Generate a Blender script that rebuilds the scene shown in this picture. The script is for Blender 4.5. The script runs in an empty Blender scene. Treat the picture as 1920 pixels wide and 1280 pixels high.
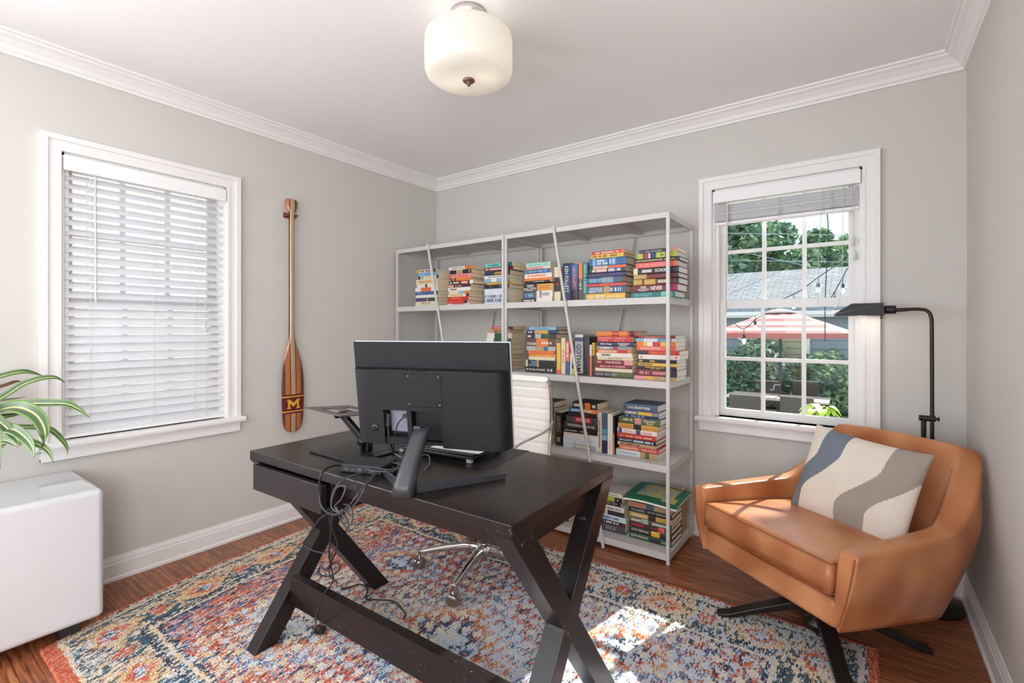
import bpy, bmesh, math, random
import numpy as np
from mathutils import Vector, Matrix
random.seed(7)
PI = math.pi
C = bpy.context.scene.collection
SC = bpy.context.scene

# ---------------------------------------------------------------- camera, sky, sun, large lights, exposure
cam_d = bpy.data.cameras.new('camera'); cam = bpy.data.objects.new('camera', cam_d); C.objects.link(cam)
YAW = math.atan(655/903.)
cam.location = (0, 0, 1.2); cam.rotation_euler = (PI/2, 0, YAW)
cam_d.sensor_width = 36; cam_d.lens = 903/1920*36; cam_d.shift_y = -25/1920; cam_d.clip_start = .02
SC.camera = cam
SC.view_settings.view_transform = 'Standard'; SC.view_settings.look = 'None'
SC.view_settings.gamma = 1; SC.view_settings.use_curve_mapping = False
SC.view_settings.exposure = 0.45
SC.cycles.max_bounces = 10; SC.cycles.diffuse_bounces = 6; SC.cycles.transparent_max_bounces = 24
SC.cycles.sample_clamp_indirect = 6; SC.cycles.caustics_reflective = False; SC.cycles.caustics_refractive = False

w = bpy.data.worlds.new('sky'); SC.world = w; w.use_nodes = True
nt = w.node_tree; bg = nt.nodes['Background']
tc = nt.nodes.new('ShaderNodeTexCoord'); nz = nt.nodes.new('ShaderNodeTexNoise'); mr = nt.nodes.new('ShaderNodeMapRange')
mx = nt.nodes.new('ShaderNodeMix'); mx.data_type = 'RGBA'
nz.inputs['Scale'].default_value = 2.2; nz.inputs['Detail'].default_value = 5
mr.inputs[1].default_value = .42; mr.inputs[2].default_value = .68
nt.links.new(tc.outputs['Generated'], nz.inputs['Vector']); nt.links.new(nz.outputs['Fac'], mr.inputs[0]); nt.links.new(mr.outputs[0], mx.inputs[0])
mx.inputs[6].default_value = (.60, .74, .96, 1); mx.inputs[7].default_value = (.92, .95, 1.0, 1)
nt.links.new(mx.outputs[2], bg.inputs['Color']); bg.inputs['Strength'].default_value = 1.4

def light(name, kind, loc, power, color=(1, 1, 1), rot=(0, 0, 0), **kw):
    d = bpy.data.lights.new(name, kind); d.energy = power; d.color = color
    for k, v in kw.items(): setattr(d, k, v)
    o = bpy.data.objects.new(name, d); o.location = loc; o.rotation_euler = rot; C.objects.link(o); return o
# the sun comes in through the back window, travelling towards -y and a little towards -x, 37.5 degrees high
sv = Vector((-.184, -.983, -.766)).normalized()
sun = light('sun', 'SUN', (2, 12, 9), 8.5, (1, .95, .87), angle=math.radians(.55))
sun.rotation_euler = sv.to_track_quat('-Z', 'Y').to_euler()
# added fill light, set at an invented broad window behind the camera
light('added_fill_front', 'AREA', (-1.1, -1.44, 1.3), 30, (.96, .98, 1), (PI/2, 0, 0), shape='RECTANGLE', size=2.4, size_y=1.6)
# added upward fill outside that window to brighten the ceiling, no terrace is built
light('added_fill_upward', 'AREA', (-.2, -2.3, .1), 12, (.96, .985, 1), (math.radians(119), 0, math.radians(-4)), shape='RECTANGLE', size=1.8, size_y=1.0)
# added fill lights in invented side windows, each brightens the wall opposite
light('added_fill_side_left', 'AREA', (-2.915, -.66, 1.35), 36, (.94, .975, 1), (math.radians(84), 0, -PI/2), shape='RECTANGLE', size=.8, size_y=1.25)
light('added_fill_side_right', 'AREA', (.405, -.66, 1.3), 34, (.95, .98, 1), (math.radians(88), 0, PI/2), shape='RECTANGLE', size=.8, size_y=1.25)
for nm, loc, rot, sx, sy in (('portal_left', (-3.03, .9, 1.34), (PI/2, 0, -PI/2), .7, 1.3), ('portal_back', (-.34, 3.06, 1.34), (PI/2, 0, PI), .7, 1.3)):
    p = light(nm, 'AREA', loc, 1, rot=rot, shape='RECTANGLE', size=sx, size_y=sy); p.data.cycles.is_portal = True

# ---------------------------------------------------------------- helpers
def lin(c):
    return tuple(((v/255.)/12.92 if v/255. <= .04045 else ((v/255.+.055)/1.055)**2.4) for v in c)
MATS = {}
def mat(name, col, rough=.6, metal=0., var=.06, scale=30., bump=0., bscale=120., spec=.5, coat=0., stretch=(1, 1, 1), trans=0.):
    """procedural material: base colour modulated by noise, optional bump"""
    if name in MATS: return MATS[name]
    m = bpy.data.materials.new(name); m.use_nodes = True; t = m.node_tree; b = t.nodes['Principled BSDF']
    L = lin(col)
    tc = t.nodes.new('ShaderNodeTexCoord'); mp = t.nodes.new('ShaderNodeMapping'); mp.inputs['Scale'].default_value = stretch
    n = t.nodes.new('ShaderNodeTexNoise'); n.inputs['Scale'].default_value = scale; n.inputs['Detail'].default_value = 4
    r = t.nodes.new('ShaderNodeMix'); r.data_type = 'RGBA'
    r.inputs[6].default_value = tuple(v*(1-var) for v in L)+(1,); r.inputs[7].default_value = tuple(min(1, v*(1+var)) for v in L)+(1,)
    t.links.new(tc.outputs['Object'], mp.inputs[0]); t.links.new(mp.outputs[0], n.inputs['Vector']); t.links.new(n.outputs['Fac'], r.inputs[0]); t.links.new(r.outputs[2], b.inputs['Base Color'])
    b.inputs['Roughness'].default_value = rough; b.inputs['Metallic'].default_value = metal
    b.inputs['Specular IOR Level'].default_value = spec; b.inputs['Coat Weight'].default_value = coat; b.inputs['Coat Roughness'].default_value = .08
    if bump:
        n2 = t.nodes.new('ShaderNodeTexNoise'); n2.inputs['Scale'].default_value = bscale; n2.inputs['Detail'].default_value = 3
        bp = t.nodes.new('ShaderNodeBump'); bp.inputs['Strength'].default_value = bump; bp.inputs['Distance'].default_value = .004
        t.links.new(mp.outputs[0], n2.inputs['Vector']); t.links.new(n2.outputs['Fac'], bp.inputs['Height']); t.links.new(bp.outputs[0], b.inputs['Normal'])
    MATS[name] = m; return m
def emis(name, col, s):
    if name in MATS: return MATS[name]
    m = bpy.data.materials.new(name); m.use_nodes = True; b = m.node_tree.nodes['Principled BSDF']
    b.inputs['Base Color'].default_value = lin(col)+(1,); b.inputs['Emission Color'].default_value = lin(col)+(1,); b.inputs['Emission Strength'].default_value = s
    MATS[name] = m; return m
def ob(name, data, parent=None, loc=None, rot=None):
    o = bpy.data.objects.new(name, data); C.objects.link(o)
    if parent: o.parent = parent
    if loc is not None: o.location = loc
    if rot is not None: o.rotation_euler = rot
    return o
def tag(o, label=None, cat=None, group=None, kind=None):
    if label: o['label'] = label
    if cat: o['category'] = cat
    if group: o['group'] = group
    if kind: o['kind'] = kind
    return o
def thing(name, label, cat, loc=(0, 0, 0), rz=0., group=None):
    return tag(ob(name, None, None, loc, (0, 0, rz)), label, cat, group)
class MB:
    """collects geometry for ONE mesh object"""
    def __init__(s): s.v = []; s.f = []; s.m = []; s.sm = []
    def add(s, vs, fs, m=0, smooth=False):
        k = len(s.v); s.v += [tuple(p) for p in vs]
        for f in fs: s.f.append(tuple(i+k for i in f)); s.m.append(m); s.sm.append(smooth)
    def box(s, x0, x1, y0, y1, z0, z1, m=0, M=None):
        vs = [Vector((x, y, z)) for z in (z0, z1) for y in (y0, y1) for x in (x0, x1)]
        if M is not None: vs = [M @ v for v in vs]
        s.add(vs, [(0, 2, 3, 1), (4, 5, 7, 6), (0, 1, 5, 4), (2, 6, 7, 3), (0, 4, 6, 2), (1, 3, 7, 5)], m); return s
    def prism(s, poly, h0, h1, axis='z', m=0, M=None, smooth=False):
        """poly: 2D points; extruded along axis between h0 and h1"""
        def P(a, b, h): return {'z': Vector((a, b, h)), 'y': Vector((a, h, b)), 'x': Vector((h, a, b))}[axis]
        n = len(poly); vs = [P(a, b, h0) for a, b in poly]+[P(a, b, h1) for a, b in poly]
        if M is not None: vs = [M @ v for v in vs]
        s.add(vs, [tuple(range(n))[::-1], tuple(range(n, 2*n))], m)
        s.add(vs, [(i, (i+1) % n, (i+1) % n+n, i+n) for i in range(n)], m, smooth); return s
    def tube(s, pts, r, seg=8, m=0, cap=True, smooth=True, flat=1.):
        pts = [Vector(p) for p in pts]; n = len(pts); rs = r if isinstance(r, (list, tuple)) else [r]*n
        k0 = None; rings = []
        for i, p in enumerate(pts):
            d = (pts[min(i+1, n-1)]-pts[max(i-1, 0)]).normalized()
            if k0 is None:
                k0 = d.orthogonal().normalized()
            else:
                k0 = (k0-d*k0.dot(d))
                k0 = k0.normalized() if k0.length > 1e-6 else d.orthogonal().normalized()
            k1 = d.cross(k0)
            rings.append([p+(k0*math.cos(2*PI*j/seg)+k1*math.sin(2*PI*j/seg)*flat)*rs[i] for j in range(seg)])
        vs = [v for rg in rings for v in rg]; fs = []
        for i in range(n-1):
            for j in range(seg):
                a = i*seg+j; b = i*seg+(j+1) % seg; fs.append((a, b, b+seg, a+seg))
        s.add(vs, fs, m, smooth)
        if cap: s.add(rings[0], [tuple(range(seg))[::-1]], m); s.add(rings[-1], [tuple(range(seg))], m)
        return s
    def lathe(s, prof, seg=32, m=0, c=(0, 0), smooth=True, M=None):
        """prof: (radius, z) from bottom to top"""
        vs = [Vector((c[0]+r*math.cos(2*PI*j/seg), c[1]+r*math.sin(2*PI*j/seg), z)) for r, z in prof for j in range(seg)]
        if M is not None: vs = [M @ v for v in vs]
        s.add(vs, [(i*seg+j, i*seg+(j+1) % seg, (i+1)*seg+(j+1) % seg, (i+1)*seg+j) for i in range(len(prof)-1) for j in range(seg)], m, smooth); return s
    def grid(s, P, nu, nv, m=0, smooth=True, closeu=False):
        k = [P(i, j) for j in range(nv) for i in range(nu)]
        fs = []
        for j in range(nv-1):
            for i in range(nu if closeu else nu-1):
                a = j*nu+i; b = j*nu+(i+1) % nu; fs.append((a, b, b+nu, a+nu))
        s.add(k, fs, m, smooth); return s
    def mesh(s, name, mats):
        me = bpy.data.meshes.new(name); me.from_pydata(s.v, [], s.f)
        for mm in (mats if isinstance(mats, (list, tuple)) else [mats]): me.materials.append(mm)
        me.polygons.foreach_set('material_index', s.m); me.polygons.foreach_set('use_smooth', s.sm)
        me.update(); return me
    def build(s, name, mats, parent=None, bevel=0, seg=2, sub=0, fix=False, loc=None, rot=None):
        me = s.mesh(name, mats)
        if fix or bevel or sub:
            b = bmesh.new(); b.from_mesh(me); bmesh.ops.remove_doubles(b, verts=b.verts, dist=1e-5); bmesh.ops.recalc_face_normals(b, faces=b.faces); b.to_mesh(me); b.free()
        o = ob(name, me, parent, loc, rot)
        if bevel:
            md = o.modifiers.new('bevel', 'BEVEL'); md.width = bevel; md.segments = seg; md.limit_method = 'ANGLE'; md.angle_limit = math.radians(35)
        if sub:
            md = o.modifiers.new('sub', 'SUBSURF'); md.levels = sub; md.render_levels = sub
        return o
def struct(o): o['kind'] = 'structure'; return o
def crom(pts, n=8):
    """Catmull-Rom through points"""
    P = [Vector(p) for p in pts]; P = [P[0]*2-P[1]]+P+[P[-1]*2-P[-2]]; out = []
    for i in range(1, len(P)-2):
        for k in range(n):
            t = k/n; a, b, c, d = P[i-1:i+3]
            out.append(.5*((2*b)+(c-a)*t+(2*a-5*b+4*c-d)*t*t+(-a+3*b-3*c+d)*t**3))
    out.append(P[-2]); return out
def T(x, y, z): return Matrix.Translation((x, y, z))
def RZ(a): return Matrix.Rotation(a, 4, 'Z')
def RX(a): return Matrix.Rotation(a, 4, 'X')
def RY(a): return Matrix.Rotation(a, 4, 'Y')
_txt = {}
def glyphs(s):
    """outline faces of a text in the plane, scaled to width 1 x height 1 (cap box)"""
    if s in _txt: return _txt[s]
    cu = bpy.data.curves.new('t', 'FONT'); cu.body = s; cu.resolution_u = 2; cu.offset = .018
    o = bpy.data.objects.new('t', cu); C.objects.link(o); bpy.context.view_layer.update()
    me = bpy.data.meshes.new_from_object(o.evaluated_get(bpy.context.evaluated_depsgraph_get()))
    vs = np.array([v.co[:2] for v in me.vertices]); fs = [tuple(p.vertices) for p in me.polygons]
    bpy.data.objects.remove(o); bpy.data.curves.remove(cu); bpy.data.meshes.remove(me)
    lo = vs.min(0); hi = vs.max(0); asp = (hi[0]-lo[0])/(hi[1]-lo[1]); vs = (vs-lo)/(hi-lo)
    _txt[s] = (vs, fs, asp); return _txt[s]
def put_text(mb, s, M, x0, x1, z0, z1, m, maxstretch=1.35):
    """writes s in the box x0..x1, z0..z1 of the plane y=0 transformed by M, facing -y"""
    vs, fs, asp = glyphs(s)
    w, h = x1-x0, z1-z0
    ww = min(w, h*asp*maxstretch); hh = min(h, w/asp*maxstretch) if ww >= w else h
    cx, cz = (x0+x1)/2, (z0+z1)/2
    mb.add([M @ Vector((cx+(a-.5)*ww, 0, cz+(b-.5)*hh)) for a, b in vs], fs, m)

# ---------------------------------------------------------------- shared materials
WALL = mat('greige_wall_paint', (203, 200, 194), .75, var=.012, scale=2.5, bump=.05, bscale=260, spec=.3)
TRIM = mat('white_trim_paint', (232, 230, 228), .35, var=.01, scale=4)
CEIL = mat('white_ceiling_paint', (240, 239, 239), .85, var=.008, scale=2, spec=.2)
def wood_floor():
    m = bpy.data.materials.new('oak_floor'); m.use_nodes = True; t = m.node_tree; b = t.nodes['Principled BSDF']
    N = t.nodes.new; K = t.links.new
    tc = N('ShaderNodeTexCoord')
    br = N('ShaderNodeTexBrick'); br.inputs['Scale'].default_value = 1; br.inputs['Brick Width'].default_value = .95; br.inputs['Row Height'].default_value = .057
    br.inputs['Mortar Size'].default_value = .0007; br.inputs['Mortar Smooth'].default_value = 0; br.offset = .37; br.inputs['Bias'].default_value = 0
    br.inputs['Color1'].default_value = (0, 0, 0, 1); br.inputs['Color2'].default_value = (1, 1, 1, 1); br.inputs['Mortar'].default_value = (.5, .5, .5, 1)
    K(tc.outputs['Object'], br.inputs['Vector'])
    mp = N('ShaderNodeMapping'); mp.inputs['Scale'].default_value = (3.2, 34, 1); K(tc.outputs['Object'], mp.inputs[0])
    ad = N('ShaderNodeVectorMath'); ad.operation = 'ADD'; K(mp.outputs[0], ad.inputs[0])
    sc = N('ShaderNodeVectorMath'); sc.operation = 'SCALE'; sc.inputs['Scale'].default_value = 23; K(br.outputs['Color'], sc.inputs[0]); K(sc.outputs[0], ad.inputs[1])
    n1 = N('ShaderNodeTexNoise'); n1.inputs['Scale'].default_value = 1.6; n1.inputs['Detail'].default_value = 6; n1.inputs['Distortion'].default_value = 1.6; K(ad.outputs[0], n1.inputs['Vector'])
    wv = N('ShaderNodeTexWave'); wv.bands_direction = 'Y'; wv.inputs['Scale'].default_value = .35; wv.inputs['Distortion'].default_value = 9; wv.inputs['Detail'].default_value = 3; wv.inputs['Detail Scale'].default_value = .8; K(ad.outputs[0], wv.inputs['Vector'])
    r = N('ShaderNodeValToRGB'); K(n1.outputs['Fac'], r.inputs[0])
    e = r.color_ramp.elements; e[0].position = .3; e[0].color = lin((110, 62, 39))+(1,); e[1].position = .72; e[1].color = lin((186, 120, 80))+(1,)
    x = e.new(.5); x.color = lin((152, 91, 57))+(1,)
    r2 = N('ShaderNodeValToRGB'); K(wv.outputs['Fac'], r2.inputs[0]); r2.color_ramp.elements[0].position = .0; r2.color_ramp.elements[0].color = (.55, .5, .46, 1); r2.color_ramp.elements[1].position = .35; r2.color_ramp.elements[1].color = (1, 1, 1, 1)
    mu = N('ShaderNodeMix'); mu.data_type = 'RGBA'; mu.blend_type = 'MULTIPLY'; mu.inputs[0].default_value = .75; K(r.outputs[0], mu.inputs[6]); K(r2.outputs[0], mu.inputs[7])
    mp2 = N('ShaderNodeMapRange'); K(br.outputs['Color'], mp2.inputs[0]); mp2.inputs[3].default_value = .72; mp2.inputs[4].default_value = 1.18
    m2 = N('ShaderNodeMix'); m2.data_type = 'RGBA'; m2.blend_type = 'MULTIPLY'; m2.inputs[0].default_value = 1; K(mu.outputs[2], m2.inputs[6]); K(mp2.outputs[0], m2.inputs[7])
    m3 = N('ShaderNodeMix'); m3.data_type = 'RGBA'; K(br.outputs['Fac'], m3.inputs[0]); K(m2.outputs[2], m3.inputs[6]); m3.inputs[7].default_value = (.03, .015, .008, 1)
    K(m3.outputs[2], b.inputs['Base Color']); b.inputs['Roughness'].default_value = .33
    bp = N('ShaderNodeBump'); bp.inputs['Strength'].default_value = .12; bp.inputs['Distance'].default_value = .003; K(n1.outputs['Fac'], bp.inputs['Height']); K(bp.outputs[0], b.inputs['Normal'])
    return m
def glass(name, tint=(1, 1, 1), refl=.09):
    m = bpy.data.materials.new(name); m.use_nodes = True; t = m.node_tree; t.nodes.clear()
    o = t.nodes.new('ShaderNodeOutputMaterial'); a = t.nodes.new('ShaderNodeBsdfTransparent'); g = t.nodes.new('ShaderNodeBsdfGlossy'); mxx = t.nodes.new('ShaderNodeMixShader')
    lw = t.nodes.new('ShaderNodeLayerWeight'); lw.inputs['Blend'].default_value = .12
    nn = t.nodes.new('ShaderNodeTexNoise'); nn.inputs['Scale'].default_value = 3
    mm = t.nodes.new('ShaderNodeMapRange'); mm.inputs[3].default_value = .97; mm.inputs[4].default_value = 1.0
    t.links.new(nn.outputs['Fac'], mm.inputs[0])
    cc = t.nodes.new('ShaderNodeMix'); cc.data_type = 'RGBA'; cc.blend_type = 'MULTIPLY'; cc.inputs[0].default_value = 1; cc.inputs[6].default_value = tint+(1,)
    t.links.new(mm.outputs[0], cc.inputs[7]); t.links.new(cc.outputs[2], a.inputs[0])
    g.inputs['Roughness'].default_value = .02; g.inputs['Color'].default_value = (.8, .8, .8, 1)
    t.links.new(lw.outputs['Fresnel'], mxx.inputs[0]); t.links.new(a.outputs[0], mxx.inputs[1]); t.links.new(g.outputs[0], mxx.inputs[2]); t.links.new(mxx.outputs[0], o.inputs[0])
    return m
GLASS = glass('window_glass', (.95, .98, .97))

# ---------------------------------------------------------------- room shell
XL, XR, YB, YF, ZC = -2.886, .377, 2.9, -1.35, 2.42
WT = .16
struct(MB().box(XL-WT, XR+WT, YF-WT, YB+WT, -.12, 0).build('floor', wood_floor()))
struct(MB().box(XL-WT, XR+WT, YF-WT, YB+WT, ZC, ZC+.12).build('ceiling', CEIL))
W1 = (.556, 1.245, .70, 1.985)     # left window opening: y0, y1, z0, z1
W2 = (-.688, .004, .70, 1.985)     # back window opening: x0, x1, z0, z1
W3 = (-2.5, .1, .45, 2.2)        # unseen window added behind the camera to let fill light in
def wall_x(name, xa, xb, ws):
    b = MB(); y = YF
    for w in ws:
        b.box(xa, xb, y, w[0], 0, ZC).box(xa, xb, w[0], w[1], 0, w[2]).box(xa, xb, w[0], w[1], w[3], ZC); y = w[1]
    b.box(xa, xb, y, YB, 0, ZC)
    return struct(b.build(name, WALL))
W4 = (-1.06, -.26, .72, 1.985)     # unseen side windows added behind the camera for the side fills
def wall_y(name, ya, yb, w=None):
    b = MB(); x0, x1 = XL-WT, XR+WT
    b.box(x0, w[0], ya, yb, 0, ZC).box(w[1], x1, ya, yb, 0, ZC).box(w[0], w[1], ya, yb, 0, w[2]).box(w[0], w[1], ya, yb, w[3], ZC)
    return struct(b.build(name, WALL))
wall_x('wall_left', XL-WT, XL, (W4, W1)); wall_x('wall_right', XR, XR+WT, (W4,))
wall_y('wall_back', YB, YB+WT, W2); wall_y('wall_front', YF-WT, YF, W3)
# crown moulding and baseboards: profile (offset from wall, z)
CR = [(0, 2.34), (.012, 2.34), (.014, 2.352), (.022, 2.356), (.03, 2.372), (.05, 2.392), (.066, 2.400), (.07, 2.408), (.082, 2.410), (.084, 2.42), (0, 2.42)]
BS = [(0, 0), (.02, 0), (.02, .012), (.014, .02), (.013, .078), (.010, .084), (.010, .092), (.006, .104), (.004, .112), (0, .112)]
def run(name, prof, side, a0, a1):
    """moulding along one wall between a0 and a1, mitred at room corners"""
    def P(o, z, a, e):
        if side == 'left': return Vector((XL+o, a+e*o, z))
        if side == 'right': return Vector((XR-o, a+e*o, z))
        if side == 'back': return Vector((a+e*o, YB-o, z))
        return Vector((a+e*o, YF+o, z))
    n = len(prof); vs = [P(o, z, a0, 1) for o, z in prof]+[P(o, z, a1, -1) for o, z in prof]
    b = MB(); b.add(vs, [(i, (i+1) % n, (i+1) % n+n, i+n) for i in range(n)]+[tuple(range(n)), tuple(range(n, 2*n))[::-1]])
    return struct(b.build(name, TRIM, fix=True))
for side, a0, a1 in (('left', YF, YB), ('right', YF, YB), ('back', XL, XR), ('front', XL, XR)):
    run('baseboard_'+side, BS, side, a0, a1)
for k, (side, a0, a1) in enumerate((('left', YF, YB), ('right', YF, YB), ('back', XL, XR), ('front', XL, XR))):
    run('trim_%d' % (k+1), CR, side, a0, a1)

def window(name, M, wd, z0, z1, cols, detail=True, sashdz=0.):
    """double hung window in local frame: x across (0..wd), y outward from the room wall face, M places it"""
    root = ob(name, None); root['kind'] = 'structure'; root.matrix_world = M
    cw = .068; b = MB()
    # casing: two stepped boards each side and head
    for st, en, th in ((0, cw, .018), (cw-.022, cw+.001, .028), (.0012, .012, .022)):
        b.box(-en, -st, -th, 0, z0, z1+st).box(wd+st, wd+en, -th, 0, z0, z1+st).box(-en, wd+en, -th, 0, z1+st, z1+en)
    b.build('casing', TRIM, root)
    b = MB().box(-cw-.022, wd+cw+.022, -.048, 0, z0-.03, z0)
    b.box(-cw-.022, wd+cw+.022, -.052, -.04, z0-.024, z0-.006)
    b.box(0, wd, 0, .06, z0-.03, z0); b.build('stool', TRIM, root, bevel=.004)
    MB().box(-cw, wd+cw, -.018, 0, z0-.082, z0-.03).box(-cw, wd+cw, -.026, 0, z0-.045, z0-.03).box(-cw, wd+cw, -.022, 0, z0-.082, z0-.072).build('apron', TRIM, root)
    j = MB().box(0, .012, 0, .17, z0, z1).box(wd-.012, wd, 0, .17, z0, z1).box(0, wd, 0, .17, z1-.012, z1).box(0, wd, .06, .17, z0-.03, z0+.004)
    j.box(.012, .03, .014, .05, z0, z1).box(wd-.03, wd-.012, .014, .05, z0, z1)
    j.build('jamb', TRIM, root)
    zm = 1.335+sashdz
    def sash(nm, za, zb, y0, y1, rail_b, rail_t):
        s = MB(); st = .045; xa, xb = .012, wd-.012
        s.box(xa, xa+st, y0, y1, za, zb).box(xb-st, xb, y0, y1, za, zb).box(xa+st, xb-st, y0, y1, za, za+rail_b).box(xa+st, xb-st, y0, y1, zb-rail_t, zb)
        gx0, gx1, gz0, gz1 = xa+st, xb-st, za+rail_b, zb-rail_t
        for i in range(1, cols):
            x = gx0+(gx1-gx0)*i/cols; s.box(x-.0095, x+.0095, y0+.004, y1-.004, gz0, gz1)
        z = (gz0+gz1)/2; s.box(gx0, gx1, y0+.0045, y1-.0045, z-.0095, z+.0095)
        o = s.build(nm, TRIM, root)
        MB().box(gx0-.005, gx1+.005, (y0+y1)/2-.0015, (y0+y1)/2+.0015, gz0-.005, gz1+.005).build('glass', GLASS, o)
        return (gx0, gx1, gz0, gz1)
    sash('sash_upper', zm-.022, z1-.012, .085, .115, .04, .05)
    sash('sash_lower', z0+.004, zm+.022, .05, .08, .038, .045)
    return root
window('window_1', T(XL, W1[0], 0) @ RZ(PI/2), W1[1]-W1[0], W1[2], W1[3], 3)
window('window_2', T(W2[0], YB, 0), W2[1]-W2[0], W2[2], W2[3], 3)
# added window behind the camera (frame only as far as a step aside could show it)
r3 = ob('added_window_3', None); r3['kind'] = 'structure'
b = MB()
for x0, x1, z0, z1 in ((W3[0]-.07, W3[0], W3[2], W3[3]), (W3[1], W3[1]+.07, W3[2], W3[3]), (W3[0]-.07, W3[1]+.07, W3[3], W3[3]+.07), (W3[0]-.09, W3[1]+.09, W3[2]-.06, W3[2])):
    b.box(x0, x1, YF, YF+.02, z0, z1)
b.build('casing', TRIM, r3)
b = MB()
for f in (0, .25, .5, .75, 1): x = W3[0]+.015+(W3[1]-W3[0]-.03)*f; b.box(x-.015, x+.015, YF-.06, YF-.03, W3[2], W3[3])
for f in (0, .5, 1): z = W3[2]+.015+(W3[3]-W3[2]-.03)*f; b.box(W3[0], W3[1], YF-.058, YF-.032, z-.015, z+.015)
b.build('sash', TRIM, r3)
window('added_window_4', T(XL, W4[0], 0) @ RZ(PI/2), W4[1]-W4[0], W4[2], W4[3], 3)  # added unseen opening that holds the left side fill
window('added_window_5', T(XR, W4[1], 0) @ RZ(-PI/2), W4[1]-W4[0], W4[2], W4[3], 3)  # added unseen opening that holds the right side fill
# ---------------------------------------------------------------- window blinds
SLAT = mat('white_slat', (236, 236, 238), .4, var=.015)
def add_translucency(m, k=.35):
    t = m.node_tree; b = t.nodes['Principled BSDF']; o = t.nodes['Material Output']
    tr = t.nodes.new('ShaderNodeBsdfTranslucent'); tr.inputs[0].default_value = (.85, .86, .9, 1); mxx = t.nodes.new('ShaderNodeMixShader'); mxx.inputs[0].default_value = k
    t.links.new(b.outputs[0], mxx.inputs[1]); t.links.new(tr.outputs[0], mxx.inputs[2]); t.links.new(mxx.outputs[0], o.inputs[0])
add_translucency(SLAT, .2)
CORD = mat('blind_cord', (215, 213, 210), .7)
RAIL = mat('blind_rail', (238, 237, 236), .35, var=.01)
def valance(root, wd, z0, z1):
    MB().box(.006, wd-.006, -.022, -.010, z0, z1).box(.006, wd-.006, -.012, .045, z1-.045, z1-.005).build('headrail', RAIL, root, bevel=.003)
# left window: lowered, slats tilted almost shut
root = thing('window_blind', 'white slatted window blind let down over the left window', 'blind', (XL, W1[0], 0), PI/2)
wd = W1[1]-W1[0]; valance(root, wd, 1.905, 1.972)
b = MB(); zt, zb, n = 1.885, .742, 29
for i in range(n):
    z = zt-(zt-zb)*i/(n-1); a = math.radians(45 if i > 13 else 39)+random.uniform(-.03, .03); hw = .025
    c, s = math.cos(a), math.sin(a)
    row = []
    for k in range(5):
        q = (k/4-.5)*2; row.append((.018+q*hw*c, z+q*hw*s*1.0+.0035*(1-q*q)))
    dz = .0013*math.sin(i*1.7)
    vs = [(x, y, zz+dz) for x in (.014, wd-.014) for (y, zz) in row]
    th = .0022
    vs2 = [(x, y+.0015, zz+dz-th) for x in (.014, wd-.014) for (y, zz) in row]
    b.add(vs+vs2, [(k, k+1, k+6, k+5) for k in range(4)]+[(k+10, k+15, k+16, k+11) for k in range(4)]+[(0, 5, 15, 10), (4, 14, 19, 9)]+[(k, k+10, k+11, k+1) for k in range(4)]+[(k+5, k+6, k+16, k+15) for k in range(4)], 0, False)
b.build('slats', SLAT, root)
MB().box(.012, wd-.012, -.006, .044, .706, .722).build('bottom_rail', RAIL, root, bevel=.003)
b = MB()
for x in (.10, .345, .53, .585): b.tube([(x, -.010, 1.905), (x, -.0105, .72)], .0011, 5); b.tube([(x, .042, 1.905), (x, .042, .72)], .0011, 5)
for x in (.095, .105, .535):
    for i in range(28): z = zt-(zt-zb)*(i+.5)/(n-1); b.tube([(x, -.011, z), (x, .040, z+.012)], .0008, 4)
b.build('ladder_cord', CORD, root)
MB().tube([(.115, -.020, 1.90), (.116, -.026, 1.32)], .0042, 6).build('tilt_wand', mat('wand', (214, 205, 196), .35), root)
b = MB(); b.tube(crom([(.572, -.018, 1.90), (.571, -.02, 1.5), (.573, -.02, 1.215)]), .0012, 5); b.tube(crom([(.580, -.018, 1.90), (.583, -.02, 1.5), (.580, -.02, 1.21)]), .0012, 5)
b.lathe([(.001, 1.19), (.006, 1.192), (.007, 1.2), (.003, 1.225)], 10, c=(.573, -.02)); b.lathe([(.001, 1.182), (.006, 1.185), (.007, 1.195), (.003, 1.215)], 10, c=(.582, -.02))
b.build('pull_cord', CORD, root)
# back window: pulled up, slats stacked under the valance
root = thing('window_blind', 'white slatted window blind gathered up at the top of the back window', 'blind', (W2[0], YB, 0), 0)
wd = W2[1]-W2[0]; valance(root, wd, 1.905, 1.972)
b = MB()
for i in range(22):
    z = 1.893-i*.0042; j = random.uniform(-.003, .003); dd = random.uniform(-.002, .002)
    b.box(.014, wd-.014, -.006+dd, .043+dd, z-.0014+j*.2, z+.0012+j*.2)
b.build('slats', SLAT, root)
MB().box(.012, wd-.012, -.007, .045, 1.782, 1.797).build('bottom_rail', RAIL, root, bevel=.003)
for x in (.10, .34, .57):
    p_ = []
    for i in range(12): z = 1.892-i*.0088; p_ += [(x-.006, -.008, z), (x+random.uniform(-.01, .01), -.017, z-.004), (x+.006, -.008, z-.007)]
    MB().tube(crom(p_, 3), .001, 4).build('ladder_cord', CORD, root)
MB().tube([(.083, -.020, 1.90), (.080, -.030, 1.30)], .0042, 6).build('tilt_wand', MATS['wand'], root)
b = MB(); b.tube(crom([(.615, -.018, 1.9), (.612, -.022, 1.5), (.60, -.03, 1.33), (.56, -.03, 1.285), (.525, -.03, 1.295), (.51, -.028, 1.33), (.515, -.022, 1.6), (.53, -.018, 1.9)], 10), .0014, 5)
b.lathe([(.002, 1.60), (.008, 1.604), (.009, 1.63), (.004, 1.65)], 10, c=(.655, -.02)); b.tube([(.655, -.02, 1.65), (.65, -.016, 1.9)], .0012, 5)
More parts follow.
